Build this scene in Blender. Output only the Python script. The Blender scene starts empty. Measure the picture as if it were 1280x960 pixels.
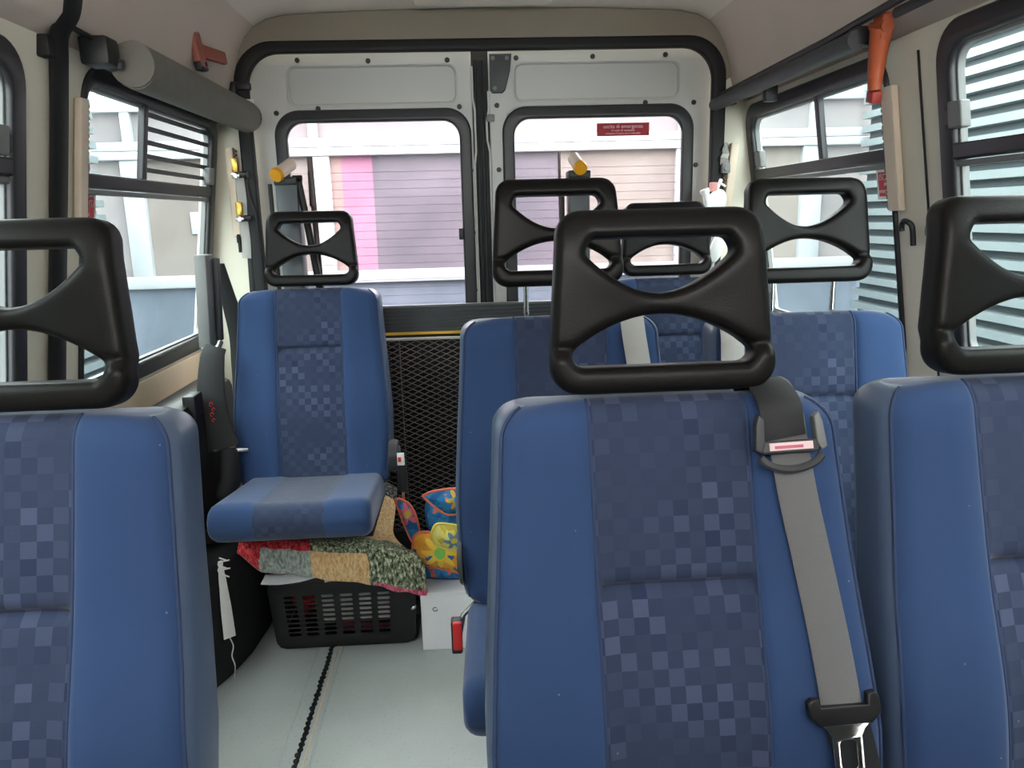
import bpy, bmesh, math, random
from mathutils import Vector, Matrix, Euler
from math import sin, cos, pi, radians, exp, sqrt, atan2

# ---------------------------------------------------------------- camera, light, exposure
SC = bpy.context.scene
COL = SC.collection
F_PX, YAW, PITCH, ROLL, EYE = 960.0, radians(3.0), radians(12.3), radians(1.5), 1.28
cam_d = bpy.data.cameras.new('camera')
cam_d.sensor_width = 36.0
cam_d.lens = F_PX * 36.0 / 1280.0
cam_d.clip_start = 0.02
cam = bpy.data.objects.new('camera', cam_d)
COL.objects.link(cam)
f = Vector((sin(YAW)*cos(PITCH), cos(YAW)*cos(PITCH), -sin(PITCH)))
r = Vector((cos(YAW), -sin(YAW), 0)); u = r.cross(f)
r2 = r*cos(ROLL) - u*sin(ROLL); u2 = u*cos(ROLL) + r*sin(ROLL)
m = Matrix.Identity(4)
for i in range(3):
    m[i][0] = r2[i]; m[i][1] = u2[i]; m[i][2] = -f[i]
m.translation = Vector((0, 0, EYE))
cam.matrix_world = m
SC.camera = cam
w = bpy.data.worlds.new('overcast_sky'); SC.world = w; w.use_nodes = True
bg = w.node_tree.nodes['Background']
bg.inputs[0].default_value = (1.0, 0.985, 0.96, 1); bg.inputs[1].default_value = 1.0
SC.view_settings.view_transform = 'Standard'
SC.view_settings.look = 'None'
SC.view_settings.gamma = 1.0
SC.view_settings.use_curve_mapping = False
SC.view_settings.exposure = 3.65

R = random.Random(7)

# ---------------------------------------------------------------- materials
def srgb(r_, g_, b_):
    def c(v):
        v /= 255.0
        return v/12.92 if v <= 0.04045 else ((v+0.055)/1.055)**2.4
    return (c(r_), c(g_), c(b_), 1)

class NT:
    def __init__(s, name):
        s.m = bpy.data.materials.new(name); s.m.use_nodes = True
        s.n = s.m.node_tree.nodes; s.l = s.m.node_tree.links
        s.b = s.n['Principled BSDF']; s.out = s.n['Material Output']
        s._tc = None
    def tc(s, k='Object'):
        if not s._tc: s._tc = s.n.new('ShaderNodeTexCoord')
        return s._tc.outputs[k]
    def node(s, t, **k):
        n = s.n.new(t)
        for a, v in k.items(): setattr(n, a, v)
        return n
    def link(s, a, b): s.l.new(a, b)
    def math(s, op, a, b=None, c=None):
        n = s.n.new('ShaderNodeMath'); n.operation = op
        for i, v in enumerate((a, b, c)):
            if v is None: continue
            if isinstance(v, (int, float)): n.inputs[i].default_value = v
            else: s.link(v, n.inputs[i])
        return n.outputs[0]
    def mix(s, fac, a, b):
        n = s.n.new('ShaderNodeMix'); n.data_type = 'RGBA'
        if isinstance(fac, (int, float)): n.inputs[0].default_value = fac
        else: s.link(fac, n.inputs[0])
        for i, v in ((6, a), (7, b)):
            if isinstance(v, tuple): n.inputs[i].default_value = v
            else: s.link(v, n.inputs[i])
        return n.outputs[2]
    def noise(s, scale, detail=3, vec=None, rough=.5):
        n = s.node('ShaderNodeTexNoise'); n.inputs['Scale'].default_value = scale
        n.inputs['Detail'].default_value = detail; n.inputs['Roughness'].default_value = rough
        s.link(vec if vec is not None else s.tc(), n.inputs['Vector'])
        return n.outputs['Fac']
    def ramp(s, fac, stops):
        n = s.node('ShaderNodeValToRGB')
        e = n.color_ramp.elements
        while len(e) > 1: e.remove(e[-1])
        e[0].position, e[0].color = stops[0]
        for p, c in stops[1:]:
            x = e.new(p); x.color = c
        s.link(fac, n.inputs[0]); return n.outputs[0]
    def bump(s, h, strength=.2, dist=.002):
        n = s.node('ShaderNodeBump'); n.inputs['Strength'].default_value = strength
        n.inputs['Distance'].default_value = dist
        s.link(h, n.inputs['Height']); s.link(n.outputs[0], s.b.inputs['Normal'])
    def col(s, c):
        if isinstance(c, tuple): s.b.inputs['Base Color'].default_value = c
        else: s.link(c, s.b.inputs['Base Color'])
    def set(s, **k):
        names = {'rough': 'Roughness', 'metal': 'Metallic', 'spec': 'Specular IOR Level', 'sheen': 'Sheen Weight', 'coat': 'Coat Weight', 'trans': 'Transmission Weight', 'sheenr': 'Sheen Roughness'}
        for a, v in k.items(): s.b.inputs[names[a]].default_value = v
        return s

def plain(name, c, rough=.5, metal=0, var=.12, scale=30, bump=0, bscale=300, spec=.5, sheen=0):
    t = NT(name)
    n = t.noise(scale)
    d = tuple(x*(1-var) for x in c[:3])+(1,); e = tuple(min(1, x*(1+var)) for x in c[:3])+(1,)
    t.col(t.mix(n, d, e))
    t.set(rough=rough, metal=metal, spec=spec, sheen=sheen)
    if bump: t.bump(t.noise(bscale, 2), bump, .001)
    return t.m

def fabric(name, axes='xz', half=.0975):
    """blue seat cloth: plain sides, centre panel woven with small squares"""
    t = NT(name)
    sep = t.node('ShaderNodeSeparateXYZ'); t.link(t.tc(), sep.inputs[0])
    X = sep.outputs[0]; V = sep.outputs[2] if axes == 'xz' else t.math('SUBTRACT', sep.outputs[1], sep.outputs[2])
    cs = .0185
    cx = t.math('FLOOR', t.math('DIVIDE', X, cs)); cv = t.math('FLOOR', t.math('DIVIDE', V, cs))
    comb = t.node('ShaderNodeCombineXYZ'); t.link(cx, comb.inputs[0]); t.link(cv, comb.inputs[1])
    wn = t.node('ShaderNodeTexWhiteNoise'); wn.noise_dimensions = '3D'; t.link(comb.outputs[0], wn.inputs['Vector'])
    rnd = wn.outputs['Value']
    # drifts where the squares gather
    dens = t.noise(.16, 1, comb.outputs[0])
    par = t.math('MODULO', t.math('ADD', t.math('ADD', cx, cv), 1000.0), 2.0)
    gate = t.math('MULTIPLY', t.math('SUBTRACT', dens, .40), 6.0)
    n_ = t.node('ShaderNodeClamp'); t.link(gate, n_.inputs[0]); gate = n_.outputs[0]
    lite = t.math('MULTIPLY', t.math('MULTIPLY', t.math('GREATER_THAN', par, .5), t.math('POWER', rnd, 1.3)), t.math('ADD', t.math('MULTIPLY', gate, .9), .12))
    dark = t.math('MULTIPLY', t.math('MULTIPLY', t.math('LESS_THAN', par, .5), t.math('POWER', rnd, 1.8)), t.math('ADD', t.math('MULTIPLY', gate, .8), .08))
    base = t.mix(t.noise(9, 2), srgb(48, 59, 84), srgb(56, 66, 92))
    K = 1 if axes == 'xz' else .5
    c1 = t.mix(t.math('MULTIPLY', lite, .75*K), base, srgb(84, 93, 122))
    c2 = t.mix(t.math('MULTIPLY', dark, .8*K), c1, srgb(36, 46, 76))
    side = t.mix(t.noise(7, 3), srgb(45, 68, 106), srgb(54, 78, 120))
    ax = t.math('ABSOLUTE', X)
    isP = t.math('LESS_THAN', ax, half)
    c = t.mix(isP, side, c2)
    # a few specks of lint
    v = t.node('ShaderNodeTexVoronoi'); v.inputs['Scale'].default_value = 26; t.link(t.tc(), v.inputs['Vector'])
    sp = t.math('LESS_THAN', v.outputs['Distance'], .035)
    c = t.mix(t.math('MULTIPLY', sp, .35), c, srgb(150, 165, 190))
    t.col(c); t.set(rough=.85, spec=.25, sheen=.35, sheenr=.4)
    t.bump(t.noise(900, 2), .25, .0006)
    return t.m

M = {}
M['fab'] = fabric('seat_cloth', 'xz')
M['fabc'] = fabric('cushion_cloth', 'xy')
M['pipe'] = plain('blue_piping', srgb(46, 64, 98), .8)
M['side'] = plain('grey_blue_vinyl', srgb(82, 98, 124), .38, var=.06)
M['shell'] = plain('dark_shell', srgb(28, 30, 38), .5)
M['blk'] = plain('headrest_black', srgb(20, 19, 18), .40, var=.08, bump=.25, bscale=500, spec=.2)
M['black'] = plain('black_plastic', srgb(24, 24, 26), .45)
M['rub'] = plain('black_rubber', srgb(20, 20, 22), .55, spec=.35)
M['frame'] = plain('window_rubber', srgb(38, 38, 42), .4)
M['steel'] = plain('brushed_steel', (.62, .62, .6, 1), .25, 1)
M['chrome'] = plain('chrome', (.8, .8, .8, 1), .12, 1, var=.03)
M['headl'] = plain('headliner', srgb(208, 194, 184), .95, var=.06, scale=5, bump=.4, bscale=220, spec=.1)
M['header'] = plain('header_lining', srgb(140, 131, 119), .95, var=.05, scale=4, bump=.4, bscale=220, spec=.1)
M['ceil'] = plain('ceiling_lining', srgb(224, 215, 205), .95, var=.06, scale=4, bump=.4, bscale=220, spec=.1)
M['pill'] = plain('pillar_beige', srgb(222, 217, 200), .6, var=.05, scale=6)
M['wallp'] = plain('beige_wall_lining', srgb(240, 218, 186), .7, var=.05, scale=6)
M['paint'] = plain('grey_body_paint', srgb(190, 190, 187), .38, var=.03, scale=4)
M['greyp'] = plain('grey_plastic', srgb(118, 120, 120), .5, var=.05)
M['dgrey'] = plain('dark_grey_plastic', srgb(62, 64, 66), .5)
M['rail'] = plain('beige_plastic', srgb(222, 204, 184), .6, var=.04)
M['belt'] = plain('grey_webbing', srgb(110, 110, 111), .7, var=.05, bump=.5, bscale=700)
M['beltp'] = plain('pale_webbing', srgb(178, 176, 172), .7, var=.05, bump=.5, bscale=700)
M['beltd'] = plain('black_webbing', srgb(36, 37, 39), .7, var=.08)
M['white'] = plain('white_plastic', srgb(236, 236, 234), .5, var=.02)
M['board'] = plain('white_cardboard', srgb(240, 242, 246), .8, var=.03)
M['red'] = plain('red_plastic', srgb(214, 44, 46), .45)
M['redst'] = plain('red_sticker', srgb(168, 36, 50), .6, var=.03)
M['redst2'] = plain('bright_red_sticker', srgb(214, 44, 60), .6, var=.03)
M['pinkw'] = plain('pale_print', srgb(240, 210, 212), .7, var=.01)
M['orange'] = plain('orange_plastic', srgb(180, 84, 46), .5)
M['hamm'] = plain('dull_red_plastic', srgb(156, 88, 74), .5)
M['gold'] = plain('brassy_metal', srgb(222, 178, 90), .3, .8)
M['yellow'] = plain('yellow_paint', srgb(226, 176, 60), .5)
M['amber'] = plain('amber_plastic', srgb(245, 170, 30), .35)
M['valance'] = plain('grey_blind_cloth', srgb(118, 114, 106), .8)
M['carpet'] = plain('black_carpet', srgb(44, 46, 48), .95, bump=.6, bscale=400, spec=.1)
M['whitew'] = plain('white_frame_paint', srgb(160, 163, 168), .5, var=.02)
M['cloth_w'] = plain('white_cloth', srgb(244, 244, 240), .9)

def floor_mat():
    t = NT('grey_vinyl_floor')
    a = t.mix(t.noise(5, 4), srgb(174, 180, 180), srgb(196, 202, 200))
    v = t.node('ShaderNodeTexVoronoi'); v.inputs['Scale'].default_value = 9
    mp = t.node('ShaderNodeMapping'); mp.inputs['Scale'].default_value = (1.6, .7, 1); mp.inputs['Rotation'].default_value = (0, 0, .6)
    t.link(t.tc(), mp.inputs[0]); t.link(mp.outputs[0], v.inputs['Vector'])
    sp = t.math('LESS_THAN', v.outputs['Distance'], .045)
    gate = t.math('GREATER_THAN', t.noise(3.1, 1), .5)
    a = t.mix(t.math('MULTIPLY', t.math('MULTIPLY', sp, gate), .75), a, srgb(58, 60, 56))
    a = t.mix(t.math('MULTIPLY', t.math('GREATER_THAN', t.noise(160, 2), .66), .25), a, srgb(80, 86, 86))
    t.col(a); t.set(rough=.5, spec=.4); t.bump(t.noise(250, 2), .15, .001)
    return t.m
M['floor'] = floor_mat()

def glass_mat(name, tint, refl=.08, dirt=.06):
    t = NT(name)
    t.n.remove(t.b)
    tr = t.node('ShaderNodeBsdfTransparent'); tr.inputs[0].default_value = tint
    gl = t.node('ShaderNodeBsdfGlossy'); gl.inputs['Roughness'].default_value = .03
    df = t.node('ShaderNodeBsdfDiffuse'); df.inputs[0].default_value = (.75, .78, .78, 1)
    mx = t.node('ShaderNodeMixShader'); mx.inputs[0].default_value = refl
    t.link(tr.outputs[0], mx.inputs[1]); t.link(gl.outputs[0], mx.inputs[2])
    m2 = t.node('ShaderNodeMixShader')
    d = t.math('MULTIPLY', t.math('POWER', t.noise(11, 5, rough=.65), 2.0), dirt*3)
    t.link(d, m2.inputs[0]); t.link(mx.outputs[0], m2.inputs[1]); t.link(df.outputs[0], m2.inputs[2])
    t.link(m2.outputs[0], t.out.inputs[0])
    return t.m
M['glass'] = glass_mat('side_window_glass', (.86, .93, .93, 1), .012, .012)
M['glassr'] = glass_mat('rear_window_glass', (.95, .94, .96, 1), .004, .012)
M['heat'] = plain('heater_line', srgb(120, 100, 112), .6)

def corr_mat():
    t = NT('galvanised_cladding')
    t.col(t.mix(t.noise(3, 4), srgb(112, 122, 125), srgb(132, 141, 143))); t.set(rough=.42, metal=.25)
    return t.m
M['corr'] = corr_mat()
M['corrshade'] = plain('cladding_recess_shade', srgb(64, 73, 77), .6, var=.06)  # darker tone painted on the recesses to deepen their shade
def mottled_mat(name, a, b, s=2.2):
    t = NT(name); t.col(t.ramp(t.noise(s, 3), [(.35, a), (.65, b)])); t.set(rough=.9, spec=.05); return t.m
M['mauve'] = mottled_mat('mauve_glazing', srgb(88, 85, 93), srgb(104, 97, 106))  # pane tints stand in for blurry reflections in the shopfront glass
M['pinkp'] = mottled_mat('pale_pink_glazing', srgb(120, 112, 109), srgb(132, 125, 120))
M['rose'] = mottled_mat('rose_glazing', srgb(140, 96, 118), srgb(150, 110, 130))
M['peach'] = mottled_mat('peach_glazing', srgb(136, 112, 110), srgb(144, 124, 120))
M['upperg'] = mottled_mat('upper_glazing', srgb(120, 115, 117), srgb(132, 127, 128))
M['brownp'] = mottled_mat('brown_glazing', srgb(112, 104, 101), srgb(134, 127, 124), 1.4)
M['bluewall'] = mottled_mat('blue_grey_plinth', srgb(94, 102, 114), srgb(108, 115, 128), 3)
M['ground'] = plain('concrete_ground', srgb(128, 128, 124), .9, scale=3)

# ---------------------------------------------------------------- helpers
def tag(o, label=None, cat=None, group=None, kind=None):
    for k, v in (('label', label), ('category', cat), ('group', group), ('kind', kind)):
        if v: o[k] = v
    return o

def empty(name, loc, label=None, cat=None, group=None, rz=0):
    o = bpy.data.objects.new(name, None); COL.objects.link(o)
    o.empty_display_size = .05
    o.location = loc; o.rotation_euler = (0, 0, rz)
    return tag(o, label, cat, group)

def obj(name, bm, mats, parent=None, smooth=40, kind=None, local=False, loc=None):
    """link bm as one mesh; unless local, its coordinates are world ones and get shifted to the parent's origin"""
    me = bpy.data.meshes.new(name)
    if isinstance(bm, bpy.types.Mesh): me = bm
    else:
        bmesh.ops.recalc_face_normals(bm, faces=bm.faces)
        bm.to_mesh(me); bm.free()
    if not isinstance(mats, (list, tuple)): mats = [mats]
    for q in mats: me.materials.append(q)
    if smooth:
        for p in me.polygons: p.use_smooth = True
        me.set_sharp_from_angle(angle=radians(smooth))
    o = bpy.data.objects.new(name, me); COL.objects.link(o)
    if parent is not None:
        o.parent = parent
        if not local:
            p = parent; off = Vector((0, 0, 0))
            while p is not None: off += p.location; p = p.parent
            me.transform(Matrix.Translation(-off))
    elif loc is not None:
        me.transform(Matrix.Translation(-Vector(loc))); o.location = loc
    elif not local:
        # put the origin at the base centre of the thing
        xs = [v.co for v in me.vertices]
        c = Vector(((min(v.x for v in xs)+max(v.x for v in xs))/2, (min(v.y for v in xs)+max(v.y for v in xs))/2, min(v.z for v in xs)))
        if kind != 'structure':
            me.transform(Matrix.Translation(-c)); o.location = c
    if kind: o['kind'] = kind
    return o

def box(bm, x0, x1, y0, y1, z0, z1, bev=0, seg=2, mat=0, mtx=None):
    vs = [bm.verts.new((x, y, z)) for x in (x0, x1) for y in (y0, y1) for z in (z0, z1)]
    idx = [(0, 1, 3, 2), (4, 6, 7, 5), (0, 4, 5, 1), (2, 3, 7, 6), (0, 2, 6, 4), (1, 5, 7, 3)]
    fs = [bm.faces.new([vs[i] for i in q]) for q in idx]
    new = vs
    if bev:
        es = list({e for f_ in fs for e in f_.edges})
        r_ = bmesh.ops.bevel(bm, geom=es, offset=bev, segments=seg, profile=.5, affect='EDGES')
        new = list({v for f_ in r_['faces'] for v in f_.verts} | {v for v in vs if v.is_valid})
        fs = list({f_ for v in new for f_ in v.link_faces})
    for f_ in fs:
        if f_.is_valid: f_.material_index = mat
    if mtx is not None:
        for v in new: v.co = mtx @ v.co
    return bm

def B(*a, **k):
    bm = bmesh.new(); return box(bm, *a, **k)

def sweep(bm, rings, closed=True, cap=True, mat=0, matf=None):
    vr = [[bm.verts.new(p) for p in ring] for ring in rings]
    n = len(vr[0])
    for a, b in zip(vr, vr[1:]):
        for i in range(n if closed else n-1):
            j = (i+1) % n
            f_ = bm.faces.new((a[i], a[j], b[j], b[i])); f_.material_index = matf(i) if matf else mat
    if cap and closed:
        for q in (vr[0][::-1], vr[-1]):
            f_ = bm.faces.new(q); f_.material_index = mat
    return vr

def tube(bm, pts, rad, n=8, mat=0, cap=True):
    pts = [Vector(p) for p in pts]; rings = []
    up = None
    for i, p in enumerate(pts):
        t = (pts[min(i+1, len(pts)-1)] - pts[max(i-1, 0)]).normalized()
        if up is None:
            up = Vector((0, 0, 1)) if abs(t.z) < .9 else Vector((0, 1, 0))
        s = t.cross(up).normalized(); up = s.cross(t).normalized()
        rr = rad[i] if isinstance(rad, (list, tuple)) else rad
        rings.append([p + s*cos(2*pi*k/n)*rr + up*sin(2*pi*k/n)*rr for k in range(n)])
    sweep(bm, rings, cap=cap, mat=mat); return bm

def ribbon(bm, pts, wdir, width, thick, mat=0):
    """strap: pts centre line, wdir width direction (vector or list)"""
    pts = [Vector(p) for p in pts]; rings = []
    for i, p in enumerate(pts):
        t = (pts[min(i+1, len(pts)-1)] - pts[max(i-1, 0)]).normalized()
        wd = Vector(wdir[i] if isinstance(wdir, list) else wdir)
        wd = (wd - t*wd.dot(t)).normalized(); nn = t.cross(wd).normalized()
        ww = (width[i] if isinstance(width, (list, tuple)) else width)/2
        h = thick/2
        rings.append([p+wd*ww+nn*h*.3, p+wd*(ww-h)+nn*h, p-wd*(ww-h)+nn*h, p-wd*ww+nn*h*.3,
                      p-wd*ww-nn*h*.3, p-wd*(ww-h)-nn*h, p+wd*(ww-h)-nn*h, p+wd*ww-nn*h*.3])
    sweep(bm, rings, mat=mat); return bm

def spline(pts, n=8):
    """Catmull-Rom through pts"""
    P = [Vector(p) for p in pts]; P = [2*P[0]-P[1]] + P + [2*P[-1]-P[-2]]
    out = []
    for i in range(1, len(P)-2):
        for k in range(n):
            t = k/n; a, b, c, d = P[i-1], P[i], P[i+1], P[i+2]
            out.append(.5*((2*b)+(-a+c)*t+(2*a-5*b+4*c-d)*t*t+(-a+3*b-3*c+d)*t**3))
    out.append(P[-2]); return out

def cyl(bm, p0, p1, rad, n=20, mat=0):
    p0 = Vector(p0); p1 = Vector(p1)
    t = (p1-p0).normalized(); s = t.orthogonal().normalized(); q = t.cross(s)
    ra, rb = rad if isinstance(rad, tuple) else (rad, rad)
    sweep(bm, [[p+s*cos(2*pi*k/n)*rr+q*sin(2*pi*k/n)*rr for k in range(n)] for p, rr in ((p0, ra), (p1, rb))], mat=mat)
    return bm

def rrect(x0, x1, y0, y1, rad, n=6):
    rs = rad if isinstance(rad, (list, tuple)) else [rad]*4   # corners: x1y1, x0y1, x0y0, x1y0
    out = []
    for (cx, cy, a0, q) in ((x1, y1, 0, rs[0]), (x0, y1, pi/2, rs[1]), (x0, y0, pi, rs[2]), (x1, y0, 3*pi/2, rs[3])):
        ox = cx - q if cx == x1 else cx + q; oy = cy - q if cy == y1 else cy + q
        for k in range(n+1):
            a = a0 + pi/2*k/n; out.append((ox+q*cos(a), oy+q*sin(a)))
    return out

def outline(outer, holes=(), half=.01, bev=0, fmap=None, res=2):
    """solid from 2D outline with holes -> Mesh; fmap maps (u,v,w) to xyz"""
    cu = bpy.data.curves.new('tmp', 'CURVE'); cu.dimensions = '2D'; cu.fill_mode = 'BOTH'
    cu.extrude = max(half-bev, .00001); cu.bevel_depth = bev; cu.bevel_resolution = res; cu.offset = -bev
    for loop in [outer]+list(holes):
        s = cu.splines.new('POLY'); s.points.add(len(loop)-1)
        for p, q in zip(s.points, loop): p.co = (q[0], q[1], 0, 1)
        s.use_cyclic_u = True
    o = bpy.data.objects.new('tmp', cu); COL.objects.link(o)
    bpy.context.view_layer.update()
    me = bpy.data.meshes.new_from_object(o.evaluated_get(bpy.context.evaluated_depsgraph_get()))
    bpy.data.objects.remove(o); bpy.data.curves.remove(cu)
    bm = bmesh.new(); bm.from_mesh(me); bpy.data.meshes.remove(me)
    bmesh.ops.remove_doubles(bm, verts=bm.verts, dist=1e-6)
    if fmap:
        for v in bm.verts: v.co = Vector(fmap(*v.co))
    return bm

def modmesh(bm, mods):
    """apply modifiers through the depsgraph"""
    me = bpy.data.meshes.new('tmp'); bm.to_mesh(me); bm.free()
    o = bpy.data.objects.new('tmp', me); COL.objects.link(o)
    for t, k in mods:
        md = o.modifiers.new(t, t)
        for a, v in k.items(): setattr(md, a, v)
    bpy.context.view_layer.update()
    res = bpy.data.meshes.new_from_object(o.evaluated_get(bpy.context.evaluated_depsgraph_get()))
    bpy.data.objects.remove(o); bpy.data.meshes.remove(me)
    b = bmesh.new(); b.from_mesh(res); bpy.data.meshes.remove(res); return b

def text_bm(s, size, fmap, extrude=.0004):
    cu = bpy.data.curves.new('tmp', 'FONT'); cu.body = s; cu.size = size; cu.extrude = extrude
    cu.align_x = 'CENTER'; cu.align_y = 'CENTER'
    o = bpy.data.objects.new('tmp', cu); COL.objects.link(o)
    bpy.context.view_layer.update()
    me = bpy.data.meshes.new_from_object(o.evaluated_get(bpy.context.evaluated_depsgraph_get()))
    bpy.data.objects.remove(o); bpy.data.curves.remove(cu)
    bm = bmesh.new(); bm.from_mesh(me); bpy.data.meshes.remove(me)
    for v in bm.verts: v.co = Vector(fmap(*v.co))
    return bm

def join(*bms):
    out = bms[0]
    for b in bms[1:]:
        me = bpy.data.meshes.new('tmp'); b.to_mesh(me); b.free(); out.from_mesh(me); bpy.data.meshes.remove(me)
    return out

def setmat(bm, i):
    for f_ in bm.faces: f_.material_index = i
    return bm

def copy_tree(o, parent=None):
    c = o.copy(); COL.objects.link(c); c.parent = parent
    for ch in list(o.children): copy_tree(ch, c)
    return c

def sstep(a, b, x):
    t = max(0, min(1, (x-a)/(b-a))); return t*t*(3-2*t)

# ---------------------------------------------------------------- the van shell (setting)
CX = .0825                      # middle of the van
LEAN = .15
def wl(y, z, d=0):              # point on the left wall, d metres into the cabin
    return (-.80 - LEAN*(1.6-z) + d, y, z)
def wr(y, z, d=0):
    return (.965 + LEAN*(1.6-z) - d, y, z)

obj('floor', B(-1.1, 1.25, -.35, 2.80, -.06, 0), M['floor'], kind='structure')
WINS = {'l1': (.45, 1.54, .93, 1.60), 'l2': (1.772, 2.655, .885, 1.612), 'r1': (.45, 1.60, .93, 1.622), 'r2': (1.800, 2.69, .90, 1.612)}
def wallmesh(wf, keys):
    holes = [rrect(*WINS[k], [.07, .07, .05, .05]) for k in keys]
    return outline([(-.35, 0), (2.76, 0), (2.76, 1.64), (-.35, 1.64)], holes, .02, 0, lambda y, z, w_: wf(y, z, w_-.02))
def shade_wall(bm):
    # lower lining is a separate warm panel, pillars are greyer
    for f_ in bm.faces:
        f_.material_index = 0
    return bm
obj('wall_left', wallmesh(wl, ('l1', 'l2')), M['pill'], kind='structure')
obj('wall_right', wallmesh(wr, ('r1', 'r2')), M['pill'], kind='structure')
# warm beige lining panels under the windows
for nm, wf in (('trim_1', wl), ('trim_2', wr)):
    obj(nm, outline(rrect(.4, 2.68, .05, .865, .03), (), .004, .003, lambda y, z, w_, wf=wf: wf(y, z, .005+w_)), M['wallp'], kind='structure')

# upper sides + ceiling, one lining profile swept along the van
prof = []
for hw, z in ((.90, 1.615), (.885, 1.650), (.85, 1.662), (.832, 1.68), (.820, 1.72), (.806, 1.78), (.790, 1.83), (.768, 1.866), (.738, 1.895), (.70, 1.915), (.64, 1.928), (.4, 1.938), (0, 1.942)):
    prof.append((hw, z))
full = [(-a, z) for a, z in prof] + [(a, z) for a, z in prof[:-1][::-1]]
def shell(idx0, idx1, name, mat):
    pts = full[idx0:idx1+1]
    bm = bmesh.new()
    n = len(pts)
    def off(i):
        return (pts[i][0]*1.04, pts[i][1]+.03)
    ring = [(CX+p[0], p[1]) for p in pts] + [(CX+off(i)[0], off(i)[1]) for i in range(n-1, -1, -1)]
    sweep(bm, [[(x, y, z) for x, z in ring] for y in (-.35, 2.76)])
    return obj(name, bm, mat, smooth=50, kind='structure')
shell(0, 8, 'trim_3', M['headl'])
shell(8, len(full)-9, 'ceiling', M['ceil'])
shell(len(full)-9, len(full)-1, 'trim_4', M['headl'])
# shallow raised panel in the middle of the ceiling
bm = outline(rrect(-.14, .29, .9, 2.60, .04), (), .011, .008, lambda x, y, w_: (x, y, 1.934+w_))
obj('trim_5', bm, M['ceil'], kind='structure')

# rear wall with the door opening
OP = rrect(-.712, .862, -.02, 1.832, [.11, .11, .02, .02], 10)
outer = [(CX-1.12, -.02), (CX+1.12, -.02), (CX+.895, 1.6), (CX+.89, 1.67), (CX+.80, 1.90), (CX+.70, 1.96), (CX-.70, 1.96), (CX-.80, 1.90), (CX-.89, 1.67), (CX-.895, 1.6)]
obj('wall_back', outline(outer, [OP], .025, .004, lambda x, z, w_: (x, 2.72+w_, z)), M['pill'], kind='structure')
# header lining over the door, darker cloth
hp = [(CX-a, z-.002) for a, z in prof[4:]] + [(CX+a, z-.002) for a, z in prof[4:-1][::-1]]
hp += [(.872, 1.70)] + [p for p in rrect(-.720, .870, 1.5, 1.838, [.12, .12, .02, .02], 10)[:22]] + [(-.722, 1.70)]
obj('trim_6', outline(hp, (), .006, .002, lambda x, z, w_: (x, 2.685+w_, z)), M['header'], kind='structure')
# black door seal around the opening
SEALO = rrect(-.735, .885, -.03, 1.850, [.13, .13, .02, .02], 10)
SEALI = rrect(-.690, .838, .0, 1.812, [.10, .10, .02, .02], 10)
obj('trim_7', outline(SEALO, [SEALI], .016, .008, lambda x, z, w_: (x, 2.69+w_, z)), M['rub'], kind='structure')

# front of the cabin behind the camera: unseen wall, its slot narrowed to limit daylight on the front row
obj('light_slot_wall', outline([(CX-1.0, 0), (CX+1.0, 0), (CX+1.0, 1.66), (CX+.76, 1.95), (CX-.76, 1.95), (CX-1.0, 1.66)],
                          [rrect(CX-.72, CX+.72, 1.46, 1.82, .08)], .02, 0, lambda x, z, w_: (x, -.37+w_, z)), M['dgrey'], kind='structure')

# ---------------------------------------------------------------- rear doors
def door(name, x0, x1, win, panel, groove, plugs, mir):
    e = empty(name, ((x0+x1)/2, 2.77, .02)); e['kind'] = 'structure'
    fm = lambda x, z, w_: (x, 2.775+w_, z)
    xo0, xo1 = (x0, x1+.045) if mir else (x0-.045, x1)
    obj('door_skin', outline(rrect(xo0, xo1, .01, 1.870, [.09 if mir else .03, .03 if mir else .09, .02, .02], 8), [rrect(*win, .07, 8), rrect(*panel, .025, 5)], .012, .005, fm), M['paint'], e)
    # recessed upper panel with a raised bead around it
    obj('recessed_panel', B(panel[0]-.01, panel[1]+.01, 2.779, 2.786, panel[2]-.01, panel[3]+.01), M['paint'], e)
    pb = rrect(panel[0]-.006, panel[1]+.006, panel[2]-.006, panel[3]+.006, .028, 6)
    bm = bmesh.new(); tube(bm, [(x, 2.764, z) for x, z in pb+pb[:1]], .0035, 6, cap=False); obj('bead', bm, M['paint'], e)
    # pressed groove over the window
    bm = bmesh.new(); tube(bm, spline([(x, 2.763, z) for x, z in groove]), .005, 6); obj('pressed_rib', bm, M['paint'], e)
    # rubber and glass
    x0w, x1w, z0w, z1w = win
    obj('window_rubber', outline(rrect(x0w-.016, x1w+.016, z0w-.016, z1w+.016, .085, 10), [rrect(x0w+.026, x1w-.026, z0w+.026, z1w-.026, .055, 10)], .014, .008, lambda x, z, w_: (x, 2.768+w_, z)), M['frame'], e)
    g = obj('pane', B(x0w+.01, x1w-.01, 2.778, 2.782, z0w+.01, z1w-.01), M['glassr'], e)
    bm = bmesh.new(); z = z1w-.19
    while z > z0w+.05:
        box(bm, x0w+.026, x1w-.026, 2.7765, 2.7775, z-.0006, z+.0006); z -= .0285
    obj('heater_lines', bm, M['heat'], g, smooth=0)
    for (x, z) in plugs:
        bm = bmesh.new(); cyl(bm, (x, 2.766, z), (x, 2.756, z), (.0095, .007), 14); obj('plug', bm, M['black'], e)
    return e
WL = (-.622, .012, .80, 1.632); WR = (.150, .786, .80, 1.632)
d1 = door('door_1', -.688, .034, WL, (-.577, -.022, 1.668, 1.783), [(-.30, 1.645), (-.12, 1.647), (-.06, 1.643), (-.03, 1.628)],
          [(-.543, 1.806), (-.309, 1.801), (-.045, 1.800), (-.626, 1.640), (-.486, 1.652), (-.010, 1.650), (.022, 1.44), (.022, 1.228), (.022, 1.026)], False)
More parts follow.
